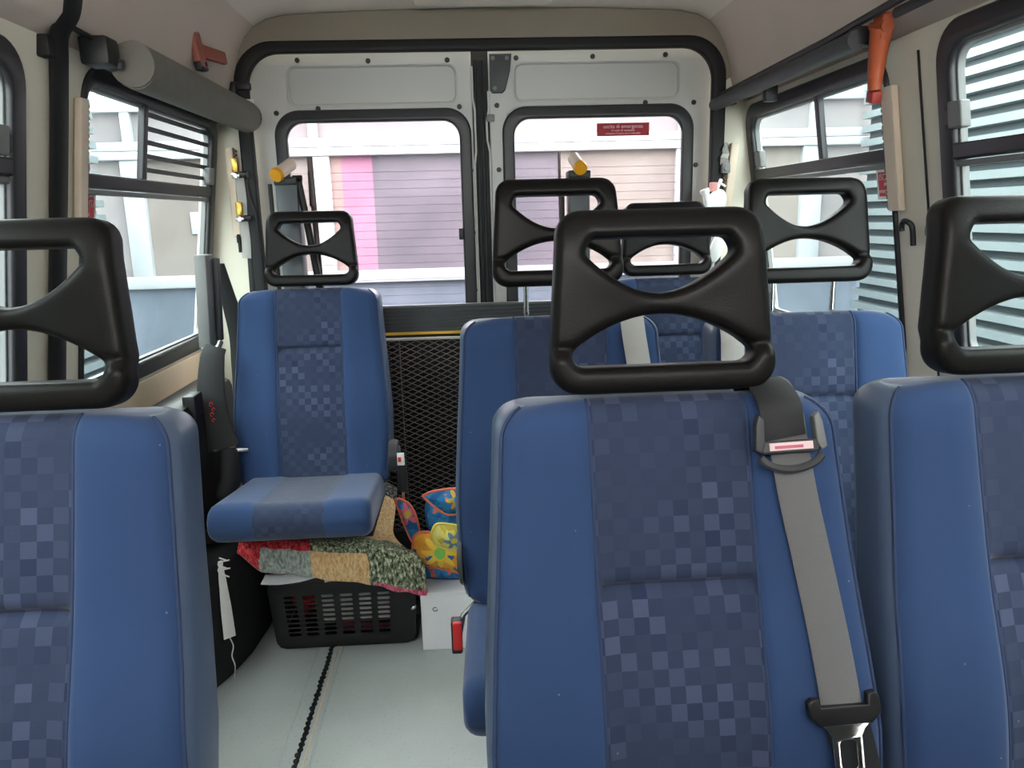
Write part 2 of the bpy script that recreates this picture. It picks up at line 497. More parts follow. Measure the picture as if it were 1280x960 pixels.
d2 = door('door_2', .092, .836, WR, (.184, .745, 1.670, 1.783), [(.15, 1.622), (.19, 1.643), (.25, 1.647), (.47, 1.648)],
          [(.187, 1.803), (.448, 1.804), (.698, 1.806), (.118, 1.652), (.631, 1.652), (.800, 1.650), (.812, 1.441), (.812, 1.2), (.119, 1.44)], True)
# centre gap: black seal strip with flange ridges
bm = bmesh.new(); box(bm, .030, .098, 2.785, 2.80, .01, 1.87); obj('trim_8', bm, M['rub'], kind='structure')
for k, x in enumerate((.050, .068)):
    bm = bmesh.new(); tube(bm, [(x, 2.782, .02), (x, 2.782, 1.60), (x-.006 if k == 0 else x, 2.782, 1.66), (x, 2.782, 1.80)], .0055, 8); obj('trim_%d' % (9+k), bm, M['frame'], kind='structure')
bm = bmesh.new(); tube(bm, [(.090, 2.772, .02), (.090, 2.772, 1.50), (.082, 2.772, 1.54), (.082, 2.772, 1.60), (.090, 2.772, 1.64), (.090, 2.772, 1.70)], .004, 6); obj('door_edge', bm, M['paint'], d2)
bm = bmesh.new(); tube(bm, [(.036, 2.772, .02), (.036, 2.772, 1.46), (.042, 2.772, 1.50), (.042, 2.772, 1.64), (.036, 2.772, 1.68), (.036, 2.772, 1.78)], .004, 6); obj('door_edge', bm, M['paint'], d1)
# dark lock cover at the top of the right door, small latch plate at the gap
e = obj('lock_cover', outline([(.096, 1.815), (.172, 1.815), (.165, 1.76), (.148, 1.70), (.138, 1.690), (.104, 1.690), (.096, 1.70)], (), .008, .004, lambda x, z, w_: (x, 2.757+w_, z)), M['dgrey'], d2)
for x, z in ((.108, 1.80), (.155, 1.80), (.112, 1.705)):
    bm = bmesh.new(); cyl(bm, (x, 2.750, z), (x, 2.745, z), .007, 12); obj('screw', bm, M['greyp'], e)
bm = B(.082, .108, 2.748, 2.762, 1.598, 1.622, .003); cyl(bm, (.095, 2.748, 1.61), (.095, 2.745, 1.61), .004, 10); obj('latch_plate', bm, M['greyp'], d2)
obj('inner_lock', B(-.028, -.012, 2.745, 2.765, 1.205, 1.245, .003), M['black'], d1)

# ---------------------------------------------------------------- side windows
def rail_seal(*a): pass
def side_window(name, key, wf, mid, divider, latch, louvre=False, sticker=None):
    y0, y1, z0, z1 = WINS[key]
    c = wf((y0+y1)/2, z0); e = empty(name, c); e['kind'] = 'structure'
    W = .036; Wf = .012 if divider else W; of = .002 if divider else .012
    obj('window_frame', outline(rrect(y0-of, y1+.012, z0-.012, z1+.012, [.08, .08, .06, .06], 8), [rrect(y0+Wf, y1-W, z0+W, z1-W*.9, [.05, .05, .03, .03], 8)], .016, .008, lambda y, z, w_: wf(y, z, w_-.006)), M['frame'], e)
    obj('inner_rim', outline(rrect(y0+Wf-.004, y1-W+.004, z0+W-.004, z1-W*.9+.004, [.05, .05, .03, .03], 8), [rrect(y0+Wf+.006, y1-W-.006, z0+W+.006, z1-W*.9-.006, [.044, .044, .03, .03], 8)], .008, .002, lambda y, z, w_: wf(y, z, w_-.012)), M['greyp'], e)
    obj('pane', outline(rrect(y0+Wf*.6, y1-W*.6, z0+W*.6, z1-W*.6, .04), (), .002, 0, lambda y, z, w_: wf(y, z, -.016+w_)), M['glass'], e)
    obj('slide_rail', outline(rrect(y0+Wf*.8, y1-W*.8, mid-.016, mid+.016, .005), (), .012, .004, lambda y, z, w_: wf(y, z, -.004+w_)), M['frame'], e)
    obj('rail_lip', outline(rrect(y0+Wf*.8, y1-W*.8, mid-.030, mid-.018, .003), (), .008, .002, lambda y, z, w_: wf(y, z, -.006+w_)), M['greyp'], e)
    if divider:
        obj('divider', outline(rrect(divider-.012, divider+.012, mid, z1-.03, .003), (), .009, .003, lambda y, z, w_: wf(y, z, -.006+w_)), M['frame'], e)
    if latch:
        ly, lz = latch
        b_ = obj('latch', outline(rrect(ly-.022, ly+.022, lz-.026, lz+.026, .004), (), .011, .004, lambda y, z, w_: wf(y, z, .006+w_)), M['greyp'], e)
        obj('catch', outline(rrect(ly-.008, ly+.036, lz-.018, lz+.012, .003), (), .006, .002, lambda y, z, w_: wf(y, z, .008+w_)), M['black'], b_)
    if louvre:
        for k in range(5):
            z = 1.562 - k*.0345
            obj('louvre_slat', outline(rrect(divider+.012, y1-W+.002, z-.006, z+.006, .002), (), .003, .001, lambda y, z, w_: wf(y, z, -.008+w_)), M['dgrey'], e)
    return e
side_window('window_1', 'l1', wl, 1.392, None, (1.46, 1.435))
side_window('window_2', 'l2', wl, 1.382, 2.11, (2.60, 1.43), True)
side_window('window_3', 'r1', wr, 1.386, None, (1.545, 1.455))
side_window('window_4', 'r2', wr, 1.398, 2.17, (2.60, 1.445))

# small red exit stickers on the side panes
def side_sticker(wf, y0, y1, z0, z1, sgn, label):
    e = empty('exit_sticker', wf((y0+y1)/2, z0, -.008), label, 'sticker')
    obj('sticker_sheet', outline(rrect(y0, y1, z0, z1, .002), (), .0008, 0, lambda y, z, w_: wf(y, z, -.011+w_)), M['redst2'], e)
    obj('white_border', outline(rrect(y0-.008, y1+.008, z0-.008, z1+.008, .003), [rrect(y0, y1, z0, z1, .002)], .0006, 0, lambda y, z, w_: wf(y, z, -.011+w_)), M['white'], e)
    zc = (z0+z1)/2; yc = (y0+y1)/2; h = (z1-z0)
    for s, dz, sz in (('USCITA', .28, .022), ('di', 0, .017), ('emergenza', -.28, .015)):
        obj('print', text_bm(s, sz, lambda a, b, c_: wf(yc+sgn*a, zc+dz*h+b, -.009+c_)), M['pinkw'], e, smooth=0)
side_sticker(wr, 1.830, 1.895, 1.305, 1.362, -1, 'small red three-line sticker on right side window beside the beige rail')
side_sticker(wl, 1.795, 1.860, 1.275, 1.348, 1, 'small red three-line sticker on left side window beside the beige rail')

# red emergency exit sign on the rear right pane
e = empty('exit_sign_sticker', (.556, 2.776, 1.545), 'wide dark red emergency exit sticker with pale lettering on rear door glass', 'sticker')
obj('sticker_sheet', B(.464, .648, 2.7745, 2.776, 1.545, 1.588), M['redst'], e)
for s, z, sz in (('uscita di emergenza', 1.5765, .0175), ('in caso di necessità', 1.5635, .0105), ('rompere il vetro con il martello', 1.5535, .0095)):
    obj('print', text_bm(s, sz, lambda a, b, c_: (.556+a, 2.7742-c_, z+b)), M['pinkw'], e, smooth=0)

# ---------------------------------------------------------------- fittings on the pillars
def thing(name, bm, mat, label, cat, group=None, smooth=40):
    o = obj(name, bm, mat, smooth=smooth); return tag(o, label, cat, group)

# black vertical rubber strip on the left pillar, running up on to the ceiling lining
bm = bmesh.new()
pts = [wl(1.655, .06, .012), wl(1.655, 1.0, .012), wl(1.66, 1.45, .012), wl(1.655, 1.60, .014), (-.775, 1.65, 1.650), (-.745, 1.645, 1.69), (-.725, 1.635, 1.76), (-.705, 1.62, 1.83), (-.655, 1.60, 1.895)]
ribbon(bm, spline(pts, 6), (0, 1, 0), .055, .02)
thing('rubber_strip', bm, M['rub'], 'black vertical rubber strip on left pillar rising to the ceiling', 'seal strip')
bm = bmesh.new()
pts = [wr(1.665, .06, .004), wr(1.665, 1.0, .004), wr(1.675, 1.60, .004)]
ribbon(bm, spline(pts, 6), (0, 1, 0), .006, .006)
obj('trim_11', bm, M['black'], kind='structure')
# black clamp and box on the left, joined by a rod
bm = bmesh.new(); box(bm, -.805, -.775, 1.600, 1.632, 1.600, 1.640, .004)
t = thing('strip_clamp', bm, M['rub'], 'small square black clamp on the rubber strip, top left', 'clamp')
e = empty('corner_speaker', (-.74, 1.75, 1.60), 'black box on a short rod above left window front corner', 'box')
bm = bmesh.new(); box(bm, -.775, -.715, 1.715, 1.775, 1.605, 1.662, .008); obj('housing', bm, M['black'], e)
bm = bmesh.new(); tube(bm, [(-.765, 1.66, 1.668), (-.745, 1.72, 1.655)], .006); obj('rod', bm, M['black'], e)
bm = bmesh.new(); cyl(bm, (-.72, 1.765, 1.615), (-.708, 1.765, 1.613), .010); obj('button', bm, M['dgrey'], e)

# grey rolled blind along the left window top
e = empty('rolled_blind', (-.70, 2.15, 1.58), 'long grey rolled sun blind above left side window', 'blind')
bm = bmesh.new()
rings = []
for i in range(9):
    y = 1.80 + (2.665-1.80)*i/8
    c = (-.700, 1.618); a_, b_ = .046, .050
    rings.append([(c[0]+a_*cos(q), y, c[1]+b_*sin(q)) for q in [2*pi*k/20 for k in range(20)]])
sweep(bm, rings); obj('roll', bm, M['valance'], e)
bm = bmesh.new(); cyl(bm, (-.70, 2.66, 1.618), (-.70, 2.675, 1.618), .047); obj('end_cap', bm, M['dgrey'], e)
bm = bmesh.new(); cyl(bm, (-.70, 1.79, 1.618), (-.70, 1.80, 1.618), .047); obj('end_cap', bm, M['valance'], e)
obj('bracket', B(-.80, -.70, 2.655, 2.675, 1.60, 1.625, .003), M['dgrey'], e)
# small black latch between blind and door
bm = bmesh.new(); box(bm, -.750, -.722, 2.65, 2.69, 1.655, 1.725, .006); box(bm, -.74, -.68, 2.66, 2.685, 1.70, 1.725, .005)
thing('door_buffer', bm, M['black'], 'small black rubber buffer beside the rear door top left corner', 'buffer')
obj('door_catch', B(-.70, -.672, 2.66, 2.672, 1.650, 1.672, .003), M['white'], None); tag(bpy.data.objects['door_catch'], 'tiny white square catch on black door seal, upper left', 'catch')
# right grab rail
e = empty('grab_rail', (.825, 2.1, 1.60), 'long dark tubular grab rail above right side window', 'rail')
bm = bmesh.new(); tube(bm, [(.862, 1.745, 1.636), (.850, 2.685, 1.630)], .021, 14); obj('tube', bm, M['dgrey'], e)
bm = bmesh.new(); tube(bm, [(.862, .2, 1.690), (.866, 1.5, 1.682), (.868, 1.9, 1.668), (.862, 2.66, 1.658)], .009, 8); obj('upper_cord', bm, M['black'], e)
for y in (1.765, 2.66):
    obj('bracket', B(.86, .91, y-.02, y+.02, 1.625, 1.665, .003), M['black'], e)
bm = bmesh.new(); box(bm, .87, .905, 2.28, 2.31, 1.585, 1.64, .003); obj('bracket', bm, M['black'], e)
# dark mouldings continuing forward above the front right window
bm = bmesh.new(); ribbon(bm, [(.865, .2, 1.662), (.865, 1.6, 1.655)], (0, 0, 1), .02, .012)
obj('trim_12', bm, M['black'], kind='structure')

# orange hammer upper left on lining
e = empty('emergency_hammer', (-.72, 2.31, 1.70), 'dull orange T-shaped emergency hammer mounted above the rolled blind', 'hammer')
MX = Matrix.Translation((-.722, 2.31, 1.752)) @ Matrix.Rotation(radians(-6), 4, 'Z') @ Matrix.Rotation(radians(-8), 4, 'Y') @ Matrix.Rotation(radians(4), 4, 'X')
bm = bmesh.new(); box(bm, -.010, .010, -.022, .022, -.048, .048, .005, mtx=MX); obj('hammer_head', bm, M['hamm'], e)
bm = bmesh.new(); box(bm, -.006, .012, .015, .175, -.022, .014, .005, mtx=MX); obj('handle', bm, M['hamm'], e)
for s in (-1, 1):
    bm = bmesh.new(); box(bm, -.012, .008, -.024, .024, s*.044-.012, s*.044+.012, .003, mtx=MX); h = obj('bracket_end', bm, M['shell'], e)
    bm = bmesh.new(); cyl(bm, MX @ Vector((.008, .004, s*.040)), MX @ Vector((.012, .004, s*.040)), .006, 10); obj('screw', bm, M['chrome'], h)

# orange hammer on the right pillar
e = empty('emergency_hammer', (.87, 1.68, 1.46), 'long bright orange emergency hammer hanging at top of right pillar', 'hammer')
MX = Matrix.Translation((.897, 1.712, 1.612)) @ Matrix.Scale(.82, 4) @ Matrix.Rotation(radians(-4), 4, 'Y') @ Matrix.Rotation(radians(13), 4, 'X')
bm = bmesh.new(); box(bm, -.015, .015, -.026, .026, .02, .085, .008, mtx=MX)
cyl(bm, MX @ Vector((0, -.03, .055)), MX @ Vector((0, .055, .05)), (.014, .009), 14); obj('hammer_head', bm, M['orange'], e)
bm = bmesh.new(); tube(bm, [MX @ Vector(p) for p in ((0, .0, .05), (0, .006, -.02), (0, .004, -.09), (0, 0, -.105))], [.024, .019, .015, .014], 10); obj('handle', bm, M['orange'], e)
bm = bmesh.new(); box(bm, -.014, .014, -.018, .018, -.135, -.105, .004, mtx=MX); obj('tip', bm, plain('dark_red_plastic', srgb(166, 48, 42), .5), e)

# beige anchor rails with a serrated dark edge
def anchor_rail(pf, y, z0, z1, wd, sgn, label):
    e = empty('anchor_rail', pf(y, z0, .01), label, 'rail')
    obj('cover', outline(rrect(y-wd/2, y+wd/2, z0, z1, .003), (), .008, .003, lambda a, b, c_: pf(a, b, .012+c_)), M['rail'], e)
    n = int((z1-z0)/.012); pts = []
    ye = y + sgn*wd/2
    for k in range(n):
        z = z0+.004+k*(z1-z0-.008)/n
        pts += [(ye+sgn*.010, z), (ye+sgn*.010, z+.007), (ye+sgn*.004, z+.008), (ye+sgn*.004, z+.0115)]
    pts = [(ye-sgn*.002, z0)] + pts + [(ye-sgn*.002, z1)]
    obj('serrated_edge', outline(pts, (), .006, 0, lambda a, b, c_: pf(a, b, .010+c_)), plain('brown_edge', srgb(84, 60, 48), .6) if 'brown_edge' not in bpy.data.materials else bpy.data.materials['brown_edge'], e, smooth=0)
anchor_rail(wl, 1.752, 1.245, 1.545, .034, 1, 'beige vertical anchor rail with toothed edge on left pillar')
anchor_rail(wr, 1.782, 1.27, 1.545, .048, 1, 'beige vertical anchor rail with toothed edge on right pillar')
anchor_rail(lambda y, z, d: (-.775+(y-2.65)*1.0, 2.690-d, z), 2.655, 1.235, 1.525, .024, 1, 'narrow beige anchor rail beside the rear door, left side')
anchor_rail(lambda y, z, d: (.925-(y-2.65)*1.0-.09*(1.5-z), 2.690-d, z), 2.655, 1.26, 1.505, .026, 1, 'narrow beige anchor rail beside the rear door, right side')

# black coat hooks
def hook(wf, y, z, mat, label, dz=0):
    bm = bmesh.new()
    tube(bm, spline([wf(y, z-.03, .012), wf(y, z+.010, .012), wf(y+.004, z+.022, .018), wf(y+.018, z+.024, .022), wf(y+.026, z+.012, .022), wf(y+.026, z+.002, .022)], 5), .0065, 8)
    thing('coat_hook', bm, mat, label, 'hook')
hook(wr, 1.722, 1.222, M['black'], 'black hook on right pillar just below the anchor rail')
hook(wr, 1.620, 1.215, M['greyp'], 'grey hook on right pillar, nearer the front window')
hook(lambda y, z, d: (-.765, 2.69-d, z), 2.6, 1.215, M['black'], 'black hook beside rear door below the narrow left rail')
hook(lambda y, z, d: (-.765, 2.69-d, z), 2.6, .985, M['black'], 'lower black hook on the rear left corner by the grey belt post')

# brassy clips on the left rear rail
for k, z in enumerate((1.445, 1.305)):
    e = empty('strap_clip', (-.748, 2.67, z-.03), ('upper' if k == 0 else 'lower')+' brassy strap clip on the narrow left anchor rail', 'clip', None)
    bm = bmesh.new(); box(bm, -.762, -.742, 2.655, 2.675, z, z+.045, .004); obj('plate', bm, M['gold'], e)
    bm = bmesh.new(); box(bm, -.764, -.738, 2.652, 2.668, z-.020, z-.002, .003); obj('clip_body', bm, M['chrome'], e)
    bm = bmesh.new(); cyl(bm, (-.738, 2.665, z-.008), (-.712, 2.66, z-.008), .010, 14); obj('knob', bm, M['black'], e)
    bm = bmesh.new(); ribbon(bm, spline([(-.745, 2.672, z-.01), (-.742, 2.672, z-.08), (-.745, 2.672, z-.14)], 5), (1, 0, 0), .03, .003); obj('strap', bm, M['beltp'], e)
bm = bmesh.new(); ribbon(bm, spline([(-.722, 2.675, 1.44), (-.715, 2.665, 1.37), (-.700, 2.665, 1.31), (-.70, 2.665, 1.25)], 5), (1, 0, 0), .006, .003)
thing('loose_cord', bm, M['beltd'], 'thin dark cord hanging beside the rear door seal, left', 'cord')
bm = bmesh.new(); ribbon(bm, spline([(-.735, 2.68, 1.33), (-.735, 2.675, 1.20), (-.74, 2.675, 1.0), (-.745, 2.675, .7)], 5), (1, 0, 0), .016, .004)
thing('hanging_strap', bm, M['beltd'], 'black strap hanging down the rear left corner below the clips', 'strap')

# things on the right rear corner
e = empty('strap_clip', (.895, 2.66, 1.39), 'silver strap clip with a crumpled pale strap on the narrow right rail', 'clip')
bm = bmesh.new(); box(bm, .872, .900, 2.650, 2.672, 1.405, 1.437, .003); cyl(bm, (.886, 2.65, 1.421), (.886, 2.645, 1.421), .009, 14); obj('clip_body', bm, M['greyp'], e)
bm = bmesh.new(); ribbon(bm, [(.884, 2.668, 1.437), (.878, 2.655, 1.455), (.888, 2.67, 1.47), (.880, 2.655, 1.485), (.890, 2.672, 1.505)], (1, 0, 0), [.03, .026, .024, .018, .008], .003); obj('strap', bm, M['beltp'], e)
e = empty('lap_belt', (.835, 2.60, 1.08), 'white oval belt guide hanging beside the rear door, right side', 'belt')
bm = bmesh.new()
def blob(bm, c, sx, sy, sz, tilt, nu=20, nv=12):
    mt = Matrix.Translation(c) @ Matrix.Rotation(tilt, 4, 'Y'); rings = []
    for i in range(nv+1):
        a = -pi/2 + pi*(i+.02)/(nv+.04); rings.append([mt @ Vector((sx*cos(a)*cos(2*pi*k/nu), sy*cos(a)*sin(2*pi*k/nu), sz*sin(a))) for k in range(nu)])
    sweep(bm, rings)
blob(bm, (.842, 2.62, 1.305), .034, .018, .050, radians(25)); blob(bm, (.852, 2.62, 1.16), .024, .014, .055, radians(18)); obj('guide', bm, M['white'], e)
bm = bmesh.new(); cyl(bm, (.80, 2.60, 1.345), (.81, 2.60, 1.29), .012, 12); cyl(bm, (.795, 2.60, 1.352), (.800, 2.60, 1.34), .016, 10); obj('end_fitting', bm, M['white'], e)
bm = bmesh.new(); tube(bm, [(.848, 2.64, 1.345), (.868, 2.65, 1.385)], .006); tube(bm, [(.858, 2.64, 1.375), (.883, 2.65, 1.362)], .004); obj('stem', bm, M['cloth_w'], e)
obj('tab', B(.822, .846, 2.615, 2.635, 1.345, 1.375, .003), plain('pink_plastic', srgb(214, 150, 148), .6), e)
bm = bmesh.new(); ribbon(bm, spline([(.852, 2.63, 1.22), (.83, 2.63, 1.08), (.80, 2.63, .85)], 6), (1, 0, 0), .028, .003); obj('webbing', bm, M['beltp'], e)

# ---------------------------------------------------------------- folded wheelchair lift
e = empty('wheelchair_lift', (-.1, 2.56, 0), 'folded wheelchair lift with black diamond mesh platform against the rear doors', 'wheelchair lift')
LY = 2.56
obj('ribbed_flap', None or (lambda: (lambda bm: [box(bm, -.52, .42, LY+.004, LY+.026, .912, 1.000)] + [box(bm, -.52, .42, LY-.004, LY+.006, .916+.0125*k, .9215+.0125*k) for k in range(7)] and bm)(bmesh.new()))(), plain('dark_ribbed_metal', srgb(70, 74, 76), .45, .4), e)
obj('yellow_edge', B(-.52, .42, LY-.008, LY+.008, .903, .912, .002), M['yellow'], e)
obj('steel_edge', B(-.52, .42, LY-.008, LY+.008, .884, .892, .002), M['beltp'], e)
# diamond mesh
bm = bmesh.new(); cw, ch = .040, .0195
x0, x1, z0, z1 = -.50, .40, .10, .884
import itertools
def clip_line(xa, za, xb, zb):
    pts = []
    dx, dz = xb-xa, zb-za
    t0, t1 = 0, 1
    for p, q in ((-dx, xa-x0), (dx, x1-xa), (-dz, za-z0), (dz, z1-za)):
        if abs(p) < 1e-9:
            if q < 0: return None
        else:
            t = q/p
            if p < 0: t0 = max(t0, t)
            else: t1 = min(t1, t)
    if t1-t0 < 1e-4: return None
    return (xa+dx*t0, za+dz*t0, xa+dx*t1, za+dz*t1)
slope = ch/cw
Hh = (z1-z0); run = Hh/slope
for s in (1, -1):
    k = 0; xs = x0 - run if s == 1 else x0
    while xs < (x1 if s == 1 else x1+run):
        q = clip_line(xs, z0, xs+s*run, z1)
        if q:
            tube(bm, [(q[0], LY+(.0012*s), q[1]), (q[2], LY+(.0012*s), q[3])], .0019, 4)
        xs += cw
obj('mesh_platform', bm, plain('mesh_metal', srgb(96, 88, 86), .5, .3), e, smooth=0)
bm = bmesh.new()
for (a, b, c_, d_) in ((-.52, -.495, .08, .884), (.395, .42, .08, .884)): box(bm, a, b, LY-.01, LY+.02, c_, d_, .003)
box(bm, -.52, .42, LY-.01, LY+.02, .06, .10, .003); box(bm, -.245, -.240, LY+.002, LY+.02, .10, .884)
obj('platform_frame', bm, M['dgrey'], e)
obj('back_plate', B(-.51, .41, LY+.045, LY+.055, .06, .90), M['rub'], e)
for sx, x in ((0, -.566), (1, .368)):
    obj('upright', B(x-.034, x+.034, LY-.02, LY+.05, .0, 1.405, .006), plain('upright_grey', srgb(86, 90, 94), .45, .3) if 'upright_grey' not in bpy.data.materials else bpy.data.materials['upright_grey'], e)
    bm = bmesh.new(); box(bm, x-.036, x+.036, LY-.024, LY+.054, 1.395, 1.42, .004)
    obj('upright_cap', bm, M['black'], e)
    dx = -.020 if sx == 0 else 0
    bm = bmesh.new(); a = Vector((x+dx, LY-.03, 1.428)); b = Vector((x+dx+(.030 if sx == 0 else -.012), LY+.035, 1.462))
    cyl(bm, a, b, .020, 20); h = obj('marker_light', bm, plain('clear_lens', srgb(225, 205, 190), .3) if 'clear_lens' not in bpy.data.materials else bpy.data.materials['clear_lens'], e)
    bm = bmesh.new(); dd = (a-b).normalized(); cyl(bm, a+dd*.012, a-dd*.002, (.021, .023), 20); obj('amber_cap', bm, M['amber'], h)
bm = bmesh.new(); tube(bm, [(-.617, LY-.01, .30), (-.617, LY-.01, 1.40)], .007); obj('cable', bm, M['black'], e)
bm = bmesh.new(); tube(bm, [(.318, LY+.02, .30), (.318, LY+.02, 1.34)], .006); obj('cable', bm, M['black'], e)
bm = bmesh.new(); ribbon(bm, [(-.530, LY, 1.41), (-.515, LY, 1.30), (-.478, LY, .98)], (1, 0, 0), .022, .02); ribbon(bm, [(-.545, LY-.01, 1.415), (-.515, LY-.01, 1.415)], (0, 0, 1), .02, .02); obj('fold_arm', bm, M['black'], e)
bm = bmesh.new(); ribbon(bm, [(-.498, LY+.05, 1.485), (-.492, LY+.05, .95)], (1, 0, 0), .018, .014); tau = plain('taupe_metal', srgb(110, 98, 98), .5, .3); obj('guide_bar', bm, tau, e)
bm = bmesh.new(); ribbon(bm, [(.311, LY+.05, 1.482), (.316, LY+.05, .95)], (1, 0, 0), .009, .014); obj('guide_bar', bm, tau, e)
bm = bmesh.new(); tube(bm, [(-.503, LY+.04, 1.44), (-.505, LY+.04, 1.33), (-.495, LY+.03, 1.325)], .003, 6); obj('wire', bm, M['black'], e)

# ---------------------------------------------------------------- seats
ZT = 1.060      # top of backrest above floor
ZB = .47
HP = .0975      # half width of the patterned panel
def yfront(x, z, rec, seam):
    """front surface of the backrest, seat coordinates (y grows to the rear)"""
    y = rec*(z-ZT)
    y -= .014*exp(-((z-.70)/.10)**2)
    ax = abs(x)
    y += .013*(1-sstep(.075, .125, ax))
    y += .0035*exp(-((ax-HP)/.0035)**2)
    if ax < HP: y += .010*exp(-((z-seam)/.006)**2)*sstep(HP, HP-.01, ax)
    y += .003*sstep(seam-.03, seam-.004, z)*(1-sstep(seam+.004, seam+.04, z))*(1 if ax < HP else 0)
    return y
def halfw(z):
    pts = [(ZB, .222), (.58, .234), (.68, .236), (.78, .230), (.90, .221), (1.0, .215), (1.07, .211)]
    for (a, wa), (b, wb) in zip(pts, pts[1:]):
        if z <= b:
            t = (z-a)/(b-a); t = max(0, t)
            return wa+(wb-wa)*t
    return pts[-1][1]
def make_backrest(rec, seam):
    RF, RB, T = .034, .022, .105
    us = [i/30 for i in range(31)]
    ex = [HP, HP-.004, HP+.004, HP-.008, HP+.008]
    bm = bmesh.new()
    zs = [ZB + (ZT-.032-ZB)*i/34 for i in range(35)]
    zs += [seam+d for d in (-.012, -.006, 0, .006, .012)]
    zs = sorted(zs)
    RT = .030
    zs += [ZT-RT+RT*sin(pi/2*k/7) for k in range(1, 8)]
    rings = []
    for z in zs:
        t = max(0, (z-(ZT-RT))/RT); sh = RT*(1-sqrt(max(0, 1-t*t)))
        if z < ZB+.02: sh = .012*(1-(z-ZB)/.02)
        wv = halfw(z)-sh
        flat = wv-RF
        xs = sorted([-flat+2*flat*i/26+1e-4 for i in range(27)] + [s*e_ for s in (-1, 1) for e_ in ex])
        ring = []
        drop = lambda x: -.010*sstep(.12, .21, abs(x))*sstep(.85, 1.03, z)
        for x in xs: ring.append((x, yfront(x, z, rec, seam)+sh*.9, z+drop(x), 0))
        for k in range(1, 7):
            a = pi/2*k/6; x = flat+RF*sin(a); ring.append((x, yfront(flat, z, rec, seam)+sh*.9+RF*(1-cos(a)), z+drop(x), 0 if k < 4 else 1))
        yb = rec*(z-ZT)+T-sh*.6
        y0 = yfront(flat, z, rec, seam)+sh*.9+RF
        ring.append((wv, (y0+yb-RB)/2, z+drop(wv), 1))
        for k in range(0, 4):
            a = pi/2*k/3; ring.append((wv-RB+RB*cos(a), yb-RB+RB*sin(a), z+drop(wv), 1 if k < 2 else 2))
        for k in range(3, -1, -1):
            a = pi/2*k/3; ring.append((-(wv-RB+RB*cos(a)), yb-RB+RB*sin(a), z+drop(wv), 2 if k > 1 else 1))
        ring.append((-wv, (y0+yb-RB)/2, z+drop(wv), 1))
        for k in range(6, 0, -1):
            a = pi/2*k/6; x = -(flat+RF*sin(a)); ring.append((x, yfront(flat, z, rec, seam)+sh*.9+RF*(1-cos(a)), z+drop(x), 0 if k < 4 else 1))
        rings.append(ring)
    n = len(rings[0]); assert all(len(q) == n for q in rings), [len(q) for q in rings]
    mats = [q[3] for q in rings[0]]
    def mf(i):
        a, b = mats[i], mats[(i+1) % n]; return max(a, b)
    sweep(bm, [[q[:3] for q in ring] for ring in rings], matf=mf)
    return bm, rings, n
def make_piping(rings):
    bm = bmesh.new()
    # along both edges of the patterned panel, and the outer welts
    rr = rings
    for s in (-1, 1):
        pts = []
        for ring in rr[:-1]:
            c = min(range(len(ring)), key=lambda i: (abs(ring[i][0]-s*HP) if ring[i][1] < ring[len(ring)//2][1]+.5 and i < 31+10 else 9))
            pts.append((s*HP, ring[c][1]-.0005, ring[c][2]))
        tube(bm, pts, .0022, 6)
        pts = []
        for ring in rr[1:-1]:
            xs = [q for q in ring if q[3] == 0 and q[0]*s > 0]
            q = max(xs, key=lambda q: q[0]*s); pts.append((q[0]+s*.001, q[1], q[2]))
        tube(bm, pts, .0026, 6)
    return bm

# headrest -----------------------------------------------------------------
def make_headrest():
    # trapezoid with rounded corners, z up from 0 (bottom) to .226
    def rpoly(P, rad, n=7):
        out = []
        N = len(P)
        for i in range(N):
            a, b, c = Vector(P[i-1]), Vector(P[i]), Vector(P[(i+1) % N])
            d1_, d2_ = (a-b).normalized(), (c-b).normalized()
            ang = d1_.angle(d2_); rr_ = rad[i]; d = rr_/math.tan(ang/2)
            p, q = b+d1_*d, b+d2_*d
            cc = b+(d1_+d2_).normalized()*(rr_/sin(ang/2))
            a0 = atan2(p.y-cc.y, p.x-cc.x); a1 = atan2(q.y-cc.y, q.x-cc.x)
            da = (a1-a0+pi) % (2*pi)-pi
            for k in range(n+1): out.append((cc.x+rr_*cos(a0+da*k/n), cc.y+rr_*sin(a0+da*k/n)))
        return out
    out = rpoly([(-.1425, .0), (.1425, .0), (.138, .06), (.126, .226), (-.126, .226), (-.138, .06)], [.034, .034, .05, .032, .032, .05])
    # upper opening: flat top, sagging bottom
    up = [(-.092, .178), (-.085, .190), (.085, .190), (.092, .178), (.093, .170)]
    for k in range(1, 12):
        t = k/12; x = .093-.186*t
        up.append((x, .170-.048*sin(pi*t)**.9))
    up.append((-.093, .170))
    lo = [(.112, .042), (.104, .034), (-.104, .034), (-.112, .042), (-.114, .050)]
    for k in range(1, 14):
        t = k/14; x = -.114+.228*t
        lo.append((x, .050+.046*sin(pi*t)**.8))
    lo.append((.114, .050))
    bm = outline(out, [up, lo], .026, .012, lambda x, z, w_: (x, w_, z), 3)
    bm = modmesh(bm, [('REMESH', dict(mode='VOXEL', voxel_size=.0036)), ('SMOOTH', dict(factor=.5, iterations=7))])
    for v in bm.verts:
        x, y, z = v.co
        # waist slightly hollow, rim proud, foot steps forward below a crease
        y += .010*exp(-(x/.07)**2)*exp(-((z-.108)/.05)**2) * (1 if y < 0 else .2)
        s = 1-sstep(.040, .062, z)
        y -= .009*s
        y += .0035*exp(-((z-.057)/.005)**2)*(1 if y < 0 else 0)
        y += .016*max(0, (z-.16)/.066)**2     # top leans back
        v.co = (x, y, z)
    return bm

